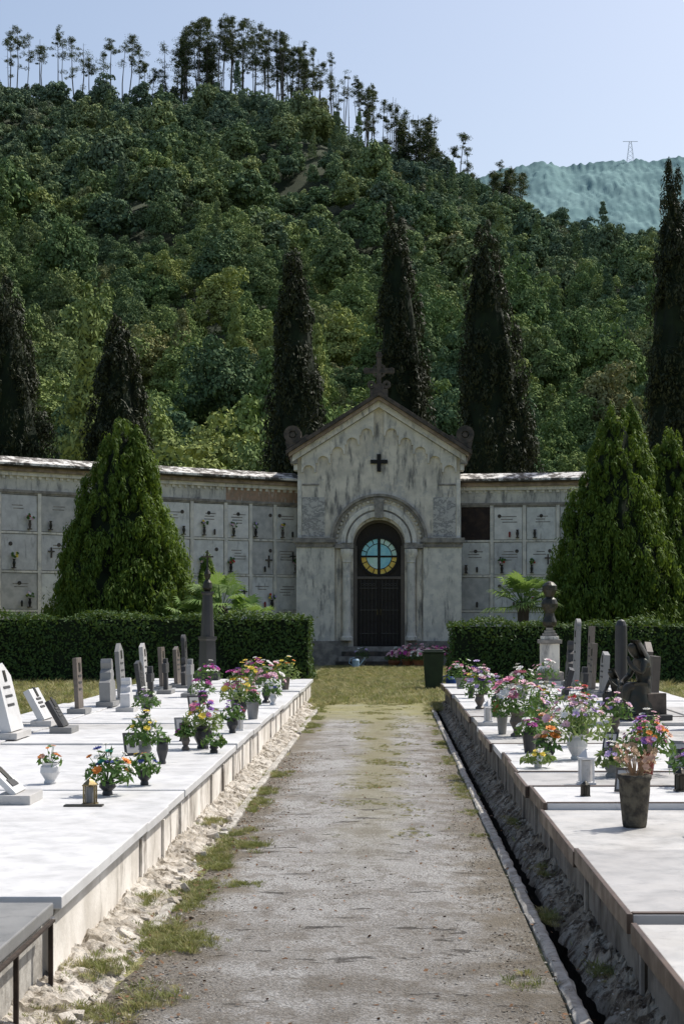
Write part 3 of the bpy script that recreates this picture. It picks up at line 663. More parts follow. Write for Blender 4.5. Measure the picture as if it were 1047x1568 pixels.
def seg(p,q,right,brick,hole=None):
    p=Vector((p[0],p[1],0)); q=Vector((q[0],q[1],0))
    if not right: p,q=q,p
    d=(q-p); Lg=d.length; d.normalize(); n=Vector((-d.y,d.x,0))
    M=Matrix(((d.x,n.x,0,p.x),(d.y,n.y,0,p.y),(0,0,1,0),(0,0,0,1)))
    for b in (ma,pa,fi): b.M=M
    ov=.03
    ma.box(-ov,Lg+ov,.05,.9,0,5.95,M_wallp)
    ma.box(-ov,Lg+ov,-.02,.05,0,.6,M_stone)
    ma.box(-ov,Lg+ov,-.01,.049,5.22,5.62,M_brick if brick else M_wallp)
    ma.box(-ov,Lg+ov,-.05,.049,5.14,5.218,M_stone)
    ma.box(-ov,Lg+ov,-.10,.049,5.622,5.74,M_plaster2); ma.box(-ov,Lg+ov,-.20,.049,5.742,5.86,M_rake); 
    ma.prismx([(-.42,5.90),(-.42,5.965),(.3,6.20),(1.2,6.0),(1.2,5.90)],-ov,Lg+ov,M_coping)
    ma.box(-ov,Lg+ov,-.36,.9,5.862,5.898,M_dark)
    nd=int(Lg/.22)
    for i in range(nd): ma.box(Lg*(i+.3)/nd,Lg*(i+.7)/nd,-.06,-.011,5.54,5.62,M_plaster2)
    nc=max(1,round(Lg/1.02)); cwid=Lg/nc; rh=1.13
    for c in range(nc):
        x0=c*cwid; x1=x0+cwid
        ma.box(x0-.055,x0+.055,-.03,.049,.60,5.138,M_plaster2)
        for r in range(4):
            z0=.62+r*rh; z1=z0+rh
            ma.box(x0+.056,x1-.056,-.02,.049,z1-.05,z1+.01,M_stone if r==3 else M_plaster2)
            m=R.choice(M_pan)
            if hole==(c,r):
                pa.box(x0+.06,x1-.06,.02,.048,z0+.02,z1-.055,M_hole); continue
            pa.box(x0+.075,x1-.075,.0,.048,z0+.03,z1-.07,m)
            xm=(x0+x1)/2
            k=R.random()
            if k<.2:
                xx=xm+R.choice((-.25,.22)); zc=z0+R.uniform(.45,.6); s=R.uniform(.5,.8); mm=R.choice((M_bronze,M_dark))
                fi.box(xx-.03*s,xx+.03*s,-.035,-.001,zc-.28*s,zc+.22*s,mm); fi.box(xx-.16*s,xx-.031*s,-.035,-.001,zc,zc+.06*s,mm); fi.box(xx+.031*s,xx+.16*s,-.035,-.001,zc,zc+.06*s,mm)
            if R.random()<.65:
                for i in range(R.randint(2,4)):
                    zz=z0+.75-.09*i; a=xm-R.uniform(.12,.3); e2=xm+R.uniform(.1,.3); fi.box(a,e2,-.004,-.0005,zz,zz+.03,M_stone)
            if R.random()<.6:
                xx=xm+R.choice((-.28,.28,0)); fi.ring(xx,z0+.78,.0,.06,0,2*math.pi,-.015,-.001,M_dark,12)
            if R.random()<.75:
                xx=xm+R.choice((-.3,.3,-.2)); zz=z0+.1
                fi.lathe([(.025,0),(.05,.12),(.03,.2),(.05,.24)],(xx,-.07,zz),R.choice((M_bronze,M_iron,M_dark)),8)
                fi.box(xx-.05,xx+.05,-.12,-.001,zz-.03,zz-.001,M_dark)
                if R.random()<.75:
                    for i in range(10): petals(fi,Vector((xx+R.uniform(-.10,.10),-.09+R.uniform(-.04,.04),zz+.3+R.uniform(-.03,.12))),Vector((0,-1,.5)),.05,R.choice([M_leafb,M_leafb,PET[R.choice(['white','rose','red','yel','lil'])]]),5,2)
            if R.random()<.4:
                xx=xm+R.choice((.18,.05)); fi.lathe([(.03,0),(.035,.14),(.02,.18)],(xx,-.06,z0+.1),R.choice((M_bronze,M_pots['red'],M_dark)),8)
for i in range(len(LP)-1): seg(LP[i],LP[i+1],False,i==0)
for i in range(len(RP)-1): seg(RP[i],RP[i+1],True,False,(0,3) if i==0 else None)
ma.obj('masonry',cw); pa.obj('niche_panels',cw); fi.obj('fittings',cw)

# ------------------------------------------------------------------ hedges
M_hedge=leafmat('hedge_leaf',(.030,.065,.018),(.045,.09,.024),(.085,.145,.036),1.5,.2)
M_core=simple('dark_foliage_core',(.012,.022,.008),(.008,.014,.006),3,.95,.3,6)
def hedge(x0,x1,y0,y1,h):
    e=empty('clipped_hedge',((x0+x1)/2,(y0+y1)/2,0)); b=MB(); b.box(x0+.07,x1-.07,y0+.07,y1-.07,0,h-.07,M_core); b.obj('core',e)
    P=[];Nn=[]
    def face(n,fn,nr):
        q=rng.random((n,2)); p=fn(q); P.append(p); Nn.append(np.tile(nr,(n,1)).astype(float))
    W=x1-x0; Dp=y1-y0
    face(int(W*h*480),lambda q:np.stack([x0+q[:,0]*W,np.full(len(q),y0),q[:,1]*h],1),(0,-1,.2))
    face(int(W*Dp*380),lambda q:np.stack([x0+q[:,0]*W,y0+q[:,1]*Dp,np.full(len(q),h)],1),(0,0,1))
    for xx,s in ((x0,-1),(x1,1)): face(int(Dp*h*420),lambda q:np.stack([np.full(len(q),xx),y0+q[:,0]*Dp,q[:,1]*h],1),(s,0,.2))
    P=np.concatenate(P);Nn=np.concatenate(Nn)
    wob=.06*np.sin(P[:,0]*2.1+P[:,2]*1.7)+.04*np.sin(P[:,0]*5.3+1)+.03*np.sin(P[:,2]*6+P[:,0]*3)
    P=P+Nn*wob[:,None]+rng.normal(size=P.shape)*.045
    quadobj('foliage',leaves(P,Nn,.10,.05,.4,.8),M_hedge,e)
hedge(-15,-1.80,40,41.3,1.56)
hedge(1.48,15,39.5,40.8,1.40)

# ------------------------------------------------------------------ conifers
M_cyp=leafmat('cypress_foliage',(.016,.025,.012),(.026,.036,.016),(.060,.063,.028),.9,.06,tcol=(.04,.05,.02))
M_thu=leafmat('thuja_foliage',(.050,.105,.018),(.095,.165,.028),(.20,.27,.045),1.1,.34)
def conifer(name,X,Y,h,r,mat,kind,seed=0,extra=(),dens=1.0,base=.25,lean=0.0):
    e=empty(name,(X,Y,0)); b=MB(); rs=random.Random(seed)
    b.tube((X,Y,0),(X+.1,Y,h*.5),r*.09+.08,.08,M_bark,10); b.tube((X+.1,Y,h*.5),(X,Y,h*.9),.08,.02,M_bark,8)
    for i in range(14):
        t=rs.uniform(.08,.8); a=rs.uniform(0,6.28); rr=r*.6*(1-t); b.tube((X,Y,h*t),(X+rr*math.cos(a),Y+rr*math.sin(a),h*t+rr*1.2),.04,.01,M_bark,5)
    b.obj('trunk',e)
    if kind=='cyp': prof=lambda t: r*np.minimum(1,(t/.14+.25))**.8*np.clip(1-t,0,1)**.60
    else: prof=lambda t: r*np.minimum(1,(t/.10+.6))**.7*np.clip(1-t,0,1)**.70
    K=int((560 if kind=='cyp' else 900)*dens)
    t=1-np.sqrt(rng.random(K)) if kind!='cyp' else 1-rng.random(K)**.62
    t=np.clip(t*.98,0.0,.97); nt_=8 if K<250 else 26; t[:nt_]=np.linspace(.80,.985,nt_)
    a=rng.uniform(0,2*math.pi,K)
    wa=.9 if kind=='cyp' else .5
    wob=1+wa*(.09*np.sin(3*a+t*9+seed)+.08*np.sin(t*23+2*a+seed*2)+.06*np.sin(5*a-t*31))
    rad=prof(t)*wob*rng.uniform(.76,.97,K)
    CC=np.stack([X+rad*np.cos(a)+lean*(t-.3),Y+rad*np.sin(a),base+t*(h-base-.15)],1)
    if kind=='cyp':
        s=rng.uniform(.18,.36,K)*(.5+.8*(1-t)); CR=np.stack([s,s,s*rng.uniform(1.9,3.2,K)],1); V=clumps(CC,CR,60,.18,.06,1.6,.5,.5)
    else:
        s=rng.uniform(.10,.22,K)*(.5+.7*(1-t)); CR=np.stack([s,s,s*rng.uniform(1.6,3.2,K)],1); V=clumps(CC,CR,60,.14,.042,2.4,.4,.5)
    VV=[V]
    for (dx,dy,h2,r2) in extra:
        K2=180; t2=rng.random(K2)**.8; a2=rng.uniform(0,6.28,K2); rd=r2*(1-t2)**.9*rng.uniform(.7,1,K2)
        C2=np.stack([X+dx+rd*np.cos(a2),Y+dy+rd*np.sin(a2),h2[0]+t2*(h2[1]-h2[0])],1); s2=rng.uniform(.10,.2,K2)*(.35+.7*(1-t2))
        VV.append(clumps(C2,np.stack([s2,s2,s2*2.8],1),60,.14,.042,2.4,.4,.5))
    quadobj('foliage',np.concatenate(VV),mat,e)
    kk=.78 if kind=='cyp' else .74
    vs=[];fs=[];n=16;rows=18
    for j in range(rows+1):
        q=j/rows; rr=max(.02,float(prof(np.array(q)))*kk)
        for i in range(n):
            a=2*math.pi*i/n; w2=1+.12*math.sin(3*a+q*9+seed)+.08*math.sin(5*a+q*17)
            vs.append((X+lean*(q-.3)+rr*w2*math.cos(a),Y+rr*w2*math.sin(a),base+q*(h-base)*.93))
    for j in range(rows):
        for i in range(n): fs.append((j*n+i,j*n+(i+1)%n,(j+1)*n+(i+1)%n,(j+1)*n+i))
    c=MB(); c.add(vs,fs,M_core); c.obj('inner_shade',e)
C=conifer
C('cypress_tree',-3.2,62,15.1,1.85,M_cyp,'cyp',1,lean=-.35)
C('cypress_tree',.7,66,17.8,1.9,M_cyp,'cyp',2,dens=1.15,lean=-.6)
C('cypress_tree',4.2,64,16.6,2.3,M_cyp,'cyp',3,dens=1.2,lean=-.8)
C('cypress_tree',-13.7,61,13.9,2.6,M_cyp,'cyp',4,dens=1.3)
C('cypress_tree',-9.8,62,12.7,2.2,M_cyp,'cyp',5,dens=1.1)
C('cypress_tree',10.5,60,17.9,2.0,M_cyp,'cyp',6,dens=1.2,lean=-.6)
C('cypress_tree',13.4,61,16.5,1.9,M_cyp,'cyp',7,dens=.8)
C('cypress_tree',-17.0,60,15,2.0,M_cyp,'cyp',8,dens=.8)
C('thuja_tree',-7.05,45.2,7.0,2.5,M_thu,'thu',11,extra=[(.42,-.2,(4.9,6.5),.7)],dens=1.5)
C('thuja_tree',-4.75,44.8,3.2,.6,M_thu,'thu',12,dens=.4)
C('thuja_tree',6.05,45.0,7.3,2.4,M_thu,'thu',13,dens=1.4)
C('thuja_tree',7.6,45.9,6.7,2.3,M_thu,'thu',14,extra=[(-1.1,-.5,(5.0,7.2),.8)],dens=1.4)
C('cypress_shrub',-5.6,42.4,2.2,.4,M_thu,'thu',16,dens=.25)

# ------------------------------------------------------------------ fan palms
M_palm=leafmat('palm_leaf',(.13,.25,.05),(.19,.31,.09),(.30,.38,.16),3,.45)
def palm(X,Y,h,r,nf):
    e=empty('fan_palm',(X,Y,0)); b=MB(); b.lathe([(.16,0),(.13,h*.3),(.15,h*.62),(.08,h*.66)],(X,Y,0),M_bark,10)
    V=[]
    base=Vector((X,Y,h*.62))
    for i in range(nf):
        a=R.uniform(0,6.28); el=R.uniform(-.1,1.3); d=Vector((math.cos(a)*math.cos(el),math.sin(a)*math.cos(el),math.sin(el)))
        hub=base+d*r*R.uniform(.35,.6); b.tube(base,hub,.012,.008,M_leafb,5)
        s=d.cross(Vector((0,0,1))).normalized(); u=s.cross(d)
        for k in range(15):
            t=(k-7)/7*1.25; dd=(d*math.cos(t)+s*math.sin(t)); Ln=r*R.uniform(.42,.55)*(1-.25*abs(t)/1.25)
            w=s*math.cos(t)*.022-d*math.sin(t)*.022
            m1=hub+dd*Ln*.55+u*.02; tip=hub+dd*Ln-Vector((0,0,Ln*.28))
            V.append([hub,m1+w,tip,m1-w])
    b.obj('trunk',e); quadobj('fronds',np.array([[tuple(p) for p in q] for q in V]),M_palm,e)
palm(-4.15,42.6,2.8,1.2,34); palm(-4.9,42.4,2.3,.9,20); palm(3.4,42.6,2.95,1.1,34); palm(-3.5,42.4,2.3,.9,18)

# ------------------------------------------------------------------ hills
cpx=[-260,-100,0,80,160,215,270,330,400,450,520,590,640,700,760,830,900,960,1047,1150,1400]
cpy=[120,98,104,124,134,138,130,122,134,160,192,228,248,262,288,318,344,366,384,410,440]
cX=np.array([(p-593)*.2308 for p in cpx]); cZ=np.array([1.6+(942-p-30)*.2308 for p in cpy])
def hz(x,y):
    x=np.asarray(x,float);y=np.asarray(y,float)
    t=np.clip((y-105)/495,0,None)
    c=np.interp(x,cX,cZ)
    g=np.where(t<1,np.minimum(t,1)**1.12,1-(t-1)*1.6)
    bump=(7*np.sin(x*.045+y*.012)*np.sin(y*.021+1)+4*np.sin(x*.11+y*.03+2)+2.5*np.sin(x*.05-y*.09))*np.clip(t*2,0,1)*np.clip((1.0-t)*4,0,1)
    return c*g+bump-.4
xs=np.linspace(-330,330,111); ys=np.linspace(104,760,110)
XX,YY=np.meshgrid(xs,ys); ZZ=hz(XX,YY)
me=D.meshes.new('hill'); n=len(xs)
me.from_pydata(np.stack([XX,YY,ZZ],-1).reshape(-1,3).tolist(),[],[(j*n+i,j*n+i+1,(j+1)*n+i+1,(j+1)*n+i) for j in range(len(ys)-1) for i in range(n-1)])
me.materials.append(simple('forest_floor',(.024,.036,.016),(.038,.05,.024),.1,.95,0)); me.polygons.foreach_set('use_smooth',[True]*len(me.polygons))
COL.objects.link(D.objects.new('hill',me))
# wooded ridge 2.5 km away: haze painted into its pale bluish colours, canopy modelled as fine relief
dx=[-400,300,600,700,780,830,870,920,985,1047,1200,1500]; dy=[420,360,300,270,252,243,248,238,240,234,262,330]
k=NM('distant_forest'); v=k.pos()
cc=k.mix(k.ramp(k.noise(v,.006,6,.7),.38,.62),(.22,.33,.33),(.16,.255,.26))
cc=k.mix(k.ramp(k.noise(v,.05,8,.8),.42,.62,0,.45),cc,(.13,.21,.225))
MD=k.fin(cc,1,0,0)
dX=[(p-593)*.9615 for p in dx]; dZ=[1.6+(942-p-2)*.9615 for p in dy]
def dz(x,y):
    t=(y-1300)/1200
    return float(np.interp(x,dX,dZ))*t**1.1-6+(22*fnoise(x*.006,y*.004)*(1.1-t)+7*fnoise(x*.02,y*.02)+6*abs(fnoise(x*.06,y*.045))+4*fnoise(x*.16,y*.09))*min(1,t*3)
xs=np.linspace(-100,900,420); ts=np.linspace(0,1,150); vs=[]
for t in ts:
    for x in xs: vs.append((x,1300+1200*t,dz(x,1300+1200*t)))
n=len(xs)
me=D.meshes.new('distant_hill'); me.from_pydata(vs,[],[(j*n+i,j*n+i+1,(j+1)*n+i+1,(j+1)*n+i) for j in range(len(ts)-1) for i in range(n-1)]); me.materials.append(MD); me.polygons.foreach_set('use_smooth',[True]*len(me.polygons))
COL.objects.link(D.objects.new('distant_hill',me))
b=MB(); X0=357;Y0=2500;Z0=669; M_py=simple('galvanised_steel',(.6,.62,.65),None,1,.6,0)
for sx in (-1,1):
    for sy in (-1,1): b.tube((X0+sx*5,Y0+sy*5,Z0),(X0+sx*1.5,Y0+sy*1.5,Z0+30),.32,.25,M_py,4)
for i in range(5):
    z=Z0+6*i; q=5-.62*i; b.tube((X0-q,Y0,z),(X0+q-.6,Y0,z+6),.2,.2,M_py,4); b.tube((X0+q,Y0,z),(X0-q+.6,Y0,z+6),.2,.2,M_py,4)
b.tube((X0-11,Y0,Z0+30),(X0+11,Y0,Z0+30),.4,.4,M_py,4)
b.obj('electricity_pylon')

# ---- instancing
def scatter(name,P,rot,scl,idx,coll):
    me=D.meshes.new(name); me.vertices.add(len(P)); me.vertices.foreach_set('co',np.asarray(P,np.float32).ravel())
    for nm,arr,ty,key in (('rot',rot,'FLOAT_VECTOR','vector'),('scl',scl,'FLOAT_VECTOR','vector'),('idx',idx,'INT','value')):
        at=me.attributes.new(nm,ty,'POINT'); at.data.foreach_set(key,np.asarray(arr,np.int32 if ty=='INT' else np.float32).ravel())
    ob=D.objects.new(name,me); COL.objects.link(ob)
    ng=D.node_groups.new(name,'GeometryNodeTree'); ng.interface.new_socket('Geometry',in_out='INPUT',socket_type='NodeSocketGeometry'); ng.interface.new_socket('Geometry',in_out='OUTPUT',socket_type='NodeSocketGeometry')
    N=ng.nodes; gi=N.new('NodeGroupInput'); go=N.new('NodeGroupOutput'); ip=N.new('GeometryNodeInstanceOnPoints'); ci=N.new('GeometryNodeCollectionInfo')
    ci.inputs['Collection'].default_value=coll; ci.inputs['Separate Children'].default_value=True; ci.inputs['Reset Children'].default_value=True
    ip.inputs['Pick Instance'].default_value=True
    Lk=ng.links.new; Lk(gi.outputs[0],ip.inputs['Points']); Lk(ci.outputs[0],ip.inputs['Instance'])
    for nm,ty,sock in (('rot','FLOAT_VECTOR','Rotation'),('scl','FLOAT_VECTOR','Scale'),('idx','INT','Instance Index')):
        a=N.new('GeometryNodeInputNamedAttribute'); a.data_type=ty; a.inputs['Name'].default_value=nm; Lk(a.outputs['Attribute'],ip.inputs[sock])
    Lk(ip.outputs[0],go.inputs[0])
    md=ob.modifiers.new('scatter','NODES'); md.node_group=ng
    return ob
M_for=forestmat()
fc=D.collections.new('forest_tree_variants')
def broad(i,K,nl,L,W):
    d=unit(rng.normal(size=(K,3))); d[:,2]=np.abs(d[:,2])*1.1-.2
    s=1+.15*rng.normal(size=(K,1)); asp=rng.uniform(.95,1.75); wd=rng.uniform(1.9,2.5)
    CC=d*np.array([wd,wd,2.3*asp])*s*rng.uniform(.6,1.05,(K,1))+np.array([0,0,2.6*asp+.8])
    s=rng.uniform(.55,1.1,K)*(1.0 if K<60 else .85); V=clumps(CC,np.stack([s,s,s*.9],1),nl,L,W,.0,.7,.6,True)
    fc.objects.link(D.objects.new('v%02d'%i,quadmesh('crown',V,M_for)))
def conf(i,K,nl,L,W):
    t=rng.random(K)**.8; a=rng.uniform(0,6.28,K); rd=(1-t)*2.0*rng.uniform(.5,1,K)+.05; H=rng.uniform(8,10.5)
    CC=np.stack([rd*np.cos(a),rd*np.sin(a),1+t*H],1); s=(.35+.6*(1-t))
    V=clumps(CC,np.stack([s,s,s*.6],1),nl,L,W,-.3,.8,.4)
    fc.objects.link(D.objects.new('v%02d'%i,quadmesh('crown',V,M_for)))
for i in range(8): broad(i,48,50,.48,.36)
for i in range(8,11): conf(i,70,30,.55,.22)
for i in range(11,17): broad(i,85,90,.26,.18)
for i in range(17,19): conf(i,110,70,.32,.10)
P=[];y=112.
while y<612:
    sp=4.5+.0033*y; x=-.29*y-18+R.uniform(0,4)
    while x<.28*y+18:
        P.append((x+R.uniform(-.5,.5)*sp,y+R.uniform(-.6,.6)*sp)); x+=sp
    y+=sp*.97
P=np.array(P); Zp=hz(P[:,0],P[:,1]); n=len(P)
sc=rng.uniform(.62,1.38,n)*np.where(rng.random(n)<.12,1.4,1)
sc=np.where(P[:,1]>560,np.minimum(sc,1.1)*.72,sc)
nb=np.sin(P[:,0]*.06)*np.sin(P[:,1]*.05+1)+.5*np.sin(P[:,0]*.15+3)
isc=rng.random(n)<np.where(nb>.5,.25,.04); isc&=P[:,1]<560
near=P[:,1]<290
idx=np.where(near,np.where(isc,rng.integers(17,19,n),rng.integers(11,17,n)),np.where(isc,rng.integers(8,11,n),rng.integers(0,8,n)))
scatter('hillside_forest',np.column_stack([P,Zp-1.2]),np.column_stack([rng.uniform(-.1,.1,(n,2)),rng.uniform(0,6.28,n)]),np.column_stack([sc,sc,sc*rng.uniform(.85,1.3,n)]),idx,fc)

# ridge pines with bare trunks
M_pine=leafmat('pine_foliage',(.040,.062,.034),(.060,.082,.040),(.10,.115,.055),.2,.15)
tr=MB(); CCs=[];CRs=[]
def pine(px,toppy,dens,crown=.35,wid=2.0,big=1.0):
    X=(px-593)*.2308+R.uniform(-.3,.3); Y=600+R.uniform(-9,6); zb=float(hz(X,Y)); zt=1.6+(942-toppy)*Y/2600
    H=zt-zb
    if H<5: return
    ln=R.uniform(-.08,.08)*H; top=Vector((X+ln,Y,zt)); bs=Vector((X,Y,zb-1))
    mid=bs.lerp(top,.5)+Vector((R.uniform(-.7,.7),0,0)); th=R.uniform(.65,1.1)
    tr.tube(bs,mid,.27*th,.19*th,M_barkp,5); tr.tube(mid,top,.19*th,.05,M_barkp,5)
    pt=lambda t: (bs.lerp(mid,t*2) if t<.5 else mid.lerp(top,t*2-1))
    nb=int(26*crown+6)
    for i in range(nb):
        t=1-crown*R.random()**.9 if R.random()<.85 else R.uniform(.3,1); p=pt(t); a=R.uniform(0,6.28)
        q01=max(0,min(1,(1-t)/crown)); l=wid*R.uniform(.2,1.35)*(.2+.95*math.sin(min(1,q01*1.2+.1)*math.pi*.62))
        q=p+Vector((math.cos(a)*l,math.sin(a)*l,R.uniform(-.15,.6)*l)); tr.tube(p,q,.05,.02,M_barkp,3)
        if R.random()<dens: 
            s=R.uniform(.5,1.5)*big; CCs.append(tuple(q)); CRs.append((s*1.2,s*1.2,s*R.uniform(.45,.9)))
            if R.random()<.8: CCs.append(tuple(p.lerp(q,R.uniform(.2,.7))+Vector((0,0,R.uniform(-.5,.6))))); CRs.append((s,s,s*.75))
    if dens>.4:
        for k in range(3): CCs.append((top.x+R.uniform(-.7,.7),top.y,top.z-.8*k)); CRs.append((R.uniform(.6,1.2)*big,.8,R.uniform(.7,1.2)))
for px,tp,dn in [(8,62,.5),(20,50,.9),(33,42,1),(44,54,.5),(60,60,.3),(72,72,.9),(88,40,1),(98,62,.6),(112,58,.8),(126,66,.4),(142,92,1),(160,80,.6),(172,62,1),(185,66,.6),(196,56,1),(208,70,.9),(222,98,.7),(236,108,.8)]: pine(px,tp,dn,R.uniform(.22,.5),2.4,1.2)
for i in range(42):
    px=266+212*i/41+R.uniform(-6,6); tp=np.interp(px,[265,290,330,380,430,475],[56,32,22,30,42,74])+abs(R.gauss(0,15)); pine(px,tp,.97,R.uniform(.32,.62),2.7,1.25)
for i in range(8): pine(R.uniform(262,330),R.uniform(58,95),.97,.8,2.8,1.3)
for px,tp,dn in [(432,52,.3),(446,60,.5),(458,70,.25),(470,66,.4),(482,75,.5),(490,90,.15),(498,82,.5),(508,96,.08),(515,110,.2),(523,108,.3),(535,122,.08),(546,126,.9),(556,135,.95),(565,146,.95),(575,160,.6),(588,165,.4),(600,150,.15),(607,162,.2),(616,172,.4),(624,178,.12),(636,186,.12),(648,176,.08),(655,190,.4),(664,196,.4),(690,226,.6),(702,206,.7),(716,228,.5)]: pine(px,tp,dn,R.uniform(.25,.5),1.8,1.1)
for i in range(40):
    px=R.uniform(430,670); rg=np.interp(px,cpx,cpy); pine(px,rg-R.uniform(52,108)*(1-.25*(px-430)/240),R.choice((.05,.1,.3,.6,.9)),R.uniform(.2,.4),1.7,1.0)
for i in range(20): pine(580+R.uniform(0,90),205+R.uniform(-8,30),.95,.75,2.6,1.2)
for i in range(16): pine(R.uniform(680,800),246+R.uniform(0,26),.8,.8,2.0,1.1)
tr_e=empty('ridge_pine_trees',(0,600,150)); tr.obj('trunks',tr_e)
quadobj('crowns',clumps(np.array(CCs),np.array(CRs),52,.55,.22,.3,.8,.2),M_pine,tr_e)

# ------------------------------------------------------------------ grass tufts, pebbles, dead leaves
M_gr=leafmat('grass_blades',(.12,.165,.045),(.18,.205,.06),(.30,.285,.12),1.5,.35,tcol=(.2,.22,.06))
M_dry=leafmat('dry_grass_blades',(.31,.285,.13),(.25,.245,.10),(.47,.41,.22),1.5,.3,tcol=(.3,.28,.12))
gc=D.collections.new('grass_variants')
for i in range(6):
    n=46; a=rng.uniform(0,6.28,n); rr=rng.uniform(0,.06,n); h=rng.uniform(.02,.07,n)
    B0=np.stack([rr*np.cos(a),rr*np.sin(a),np.zeros(n)-.004],1); o=np.stack([np.cos(a),np.sin(a),np.zeros(n)],1)
    tip=B0+o*(h*rng.uniform(.2,1.3,n))[:,None]+np.array([0,0,1])*h[:,None]*.8; mid=(B0+tip)/2+np.array([0,0,.010]); s=np.stack([-np.sin(a),np.cos(a),np.zeros(n)],1)*.0028
    ob=D.objects.new('g%d'%i,quadmesh('tuft',np.stack([B0,mid+s,tip,mid-s],1),M_gr if i<3 else M_dry)); gc.objects.link(ob)
P=[];S=[];I=[]
def gadd(x,y,s,z=.0,dry=.5): P.append((x,y,z)); S.append(s); I.append(R.randint(3,5) if R.random()<dry else R.randint(0,2))
for i in range(8000):
    x=R.uniform(-1.9,1.9);y=28+24*R.random()
    if -1.1<x<.7 and y<38 and fnoise(x*2,y*.6)>(y-34)*.12: continue
    gadd(x,y,R.uniform(.7,1.7),.01,.62)
for i in range(8000):
    s=R.choice((-1,1)); x=s*R.uniform(4.2,13); y=R.uniform(14,40); gadd(x,y,R.uniform(1.2,3.0),0,.6)
for i in range(3000): gadd(R.uniform(-4.2,4.2),R.uniform(29.8,40),R.uniform(1,2.4),0,.65)
for i in range(6500):
    y=12+18*R.random()**.8; x=-.10+R.gauss(0,.2)
    if fnoise(x*2.2,y*1.3,5)+.4*fnoise(x*8,y*6,2)>.26-(y-13)*.012: gadd(x,y,R.uniform(.2,.42),.022,.7)
for i in range(2400):
    y=9+20*R.random(); x=-1.10+R.gauss(0,.07)
    if fnoise(3.1,y*1.1,7)+.3*fnoise(x*5,y*4)>.09: gadd(x,y,R.uniform(.3,.7),.02,.3)
for i in range(900):
    y=12+17*R.random(); x=.66+R.gauss(0,.04)
    if fnoise(9.1,y*.9,7)>.0: gadd(x,y,R.uniform(.3,.6),.015,.4)
for cx,cy,n,sx,sy in [(-1.0,8.15,150,.09,.14),(-1.12,8.5,60,.06,.15),(-1.28,7.4,60,.08,.12),(-1.15,6.7,70,.12,.12),(-.95,11.6,70,.06,.08),(-1.12,11.0,60,.05,.08),(-.98,7.0,30,.10,.1),(.84,8.8,30,.02,.12),(.60,7.3,10,.06,.1),(-1.5,6.6,110,.10,.2),(-.86,9.9,20,.05,.06),(-1.05,10.6,40,.05,.07),(.95,10.2,20,.03,.1),(.93,12.6,20,.03,.15),(.94,7.3,16,.03,.08),(-1.3,9.2,30,.04,.1),(-1.3,12.6,30,.04,.12)]:
    for i in range(n): gadd(R.gauss(cx,sx),R.gauss(cy,sy),R.uniform(.3,.75),.025 if abs(cx)<.9 or -1.25<cx<0 else .06,.3)
n=len(P); S=np.array(S)
scatter('grass',np.array(P),np.column_stack([rng.uniform(-.2,.2,(n,2)),rng.uniform(0,6.28,n)]),np.column_stack([S,S,S]),np.array(I),gc)
pc=D.collections.new('pebble_variants')
M_peb=[simple('pebble_a',(.34,.31,.265),(.23,.20,.165),20,.9,.2),simple('pebble_b',(.18,.15,.115),(.12,.10,.08),20,.9,.2),simple('pebble_c',(.43,.405,.36),(.32,.295,.26),20,.9,.2)]
for i in range(6):
    b=MB()
    b.lathe([(.3,-.25),(.9,-.15),(1,.1),(.6,.4),(.15,.5)],(0,0,0),M_peb[i%3],7); b.v=[(x*R.uniform(.65,1.25),y*R.uniform(.65,1.25),z*R.uniform(.6,1.2)) for x,y,z in b.v]
    ob=b.obj('p%d'%i,origin=(0,0,0)); COL.objects.unlink(ob); pc.objects.link(ob)
P=[];S=[]
for i in range(16000):
    y=5.5+14*R.random()**1.5; 
    r=R.random(); big=False
    if r<.34: x=R.gauss(-1.02,.14)
    elif r<.50: x=R.gauss(.60,.08)
    elif r<.57: x=R.uniform(.80,.88); big=R.random()<.08
    else: x=R.uniform(-1.1,.7)
    P.append((x,y,-.165 if .795<x<.89 else .024)); S.append(.003+.006*R.random()**3+(.012*R.random() if (x<-1.0 and R.random()<.12) else 0)+(.025*R.random() if big else 0))
for i in range(900):
    P.append((R.uniform(.88,1.0),R.uniform(5.5,24),R.uniform(.03,.09))); S.append(.004+.012*R.random()**3)
n=len(P);S=np.array(S)
scatter('gravel',np.array(P),np.column_stack([rng.uniform(-.4,.4,(n,2)),rng.uniform(0,6.28,n)]),np.column_stack([S,S*.8,S*.9]),rng.integers(0,6,n),pc)
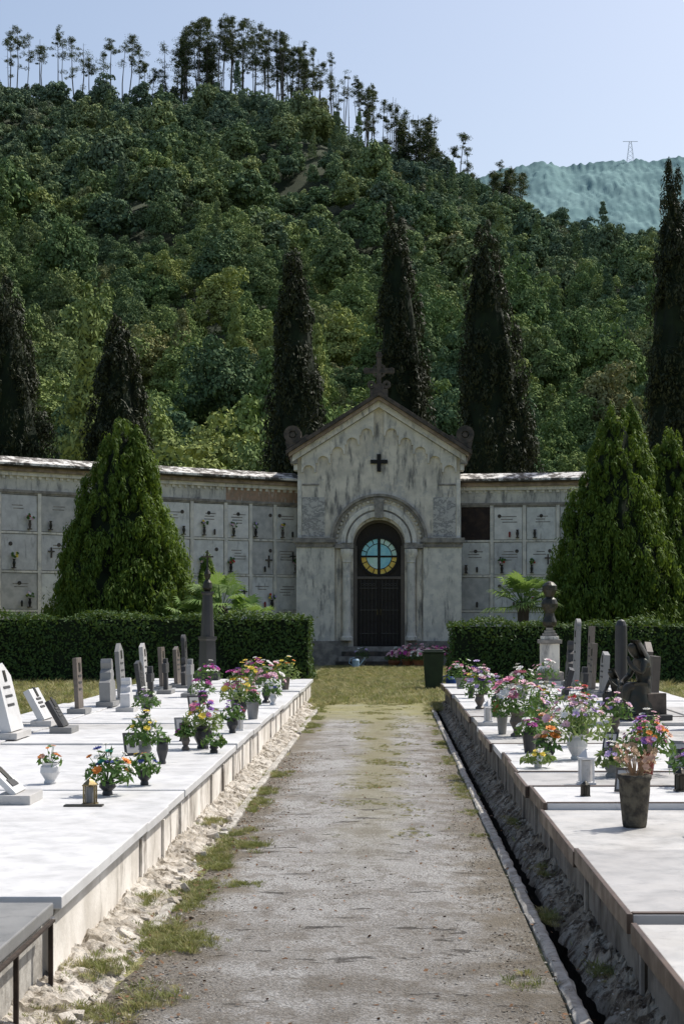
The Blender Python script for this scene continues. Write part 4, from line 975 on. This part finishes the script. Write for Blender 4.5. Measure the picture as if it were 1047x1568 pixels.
n=1300; Pl=np.stack([np.where(rng.random(n)<.5,rng.normal(-1.05,.15,n),rng.uniform(-1.1,1.0,n)),5.5+14*rng.random(n)**1.6,np.full(n,.036)],1)
quadobj('fallen_leaves',leaves(Pl,np.tile([0,0,1.],(n,1)),.026,.017,0,.5),simple('dead_leaf',(.20,.10,.045),(.10,.055,.028),20,.8,0))
b=MB()
for i in range(40):
    y=R.uniform(6.2,13); x=R.gauss(-1.24,.05); s=R.uniform(.012,.04); b.M=Matrix.Translation((x,y,.04))@Matrix.Rotation(R.uniform(0,3),4,(R.random(),R.random(),1)); b.box(-s,s,-s*.7,s*.7,-s*.5,s*.5,M_rubL,s*.25)
b.obj('concrete_rubble',bevel=.004)

# ------------------------------------------------------------------ light, sky, camera
el=math.radians(52); az=math.radians(47)
wd=D.worlds.new('World'); scene.world=wd; wd.use_nodes=True; nt=wd.node_tree
sk=nt.nodes.new('ShaderNodeTexSky'); sk.sky_type='NISHITA'; sk.sun_disc=False; sk.sun_elevation=el; sk.sun_rotation=az; sk.air_density=1.0; sk.dust_density=3.0; sk.ozone_density=.3; sk.altitude=100
nt.links.new(sk.outputs[0],nt.nodes['Background'].inputs[0]); nt.nodes['Background'].inputs[1].default_value=.15
ld=D.lights.new('sun','SUN'); ld.energy=5.0; ld.angle=math.radians(.5); ld.color=(1,.96,.89)
so=D.objects.new('sun',ld); COL.objects.link(so); so.location=(20,20,60)
so.rotation_euler=Vector((math.sin(az)*math.cos(el),math.cos(az)*math.cos(el),math.sin(el))).to_track_quat('Z','Y').to_euler()
cam=D.cameras.new('camera'); co=D.objects.new('camera',cam); COL.objects.link(co); scene.camera=co
co.location=(0,0,1.6); co.rotation_euler=(math.radians(90),0,0)
cam.sensor_fit='VERTICAL'; cam.sensor_height=36; cam.sensor_width=24; cam.lens=2600/1568*36
cam.shift_x=-69.5/1568; cam.shift_y=158/1568; cam.clip_end=6000; cam.clip_start=.05
scene.view_settings.view_transform='Standard'; scene.view_settings.look='None'; scene.view_settings.exposure=0
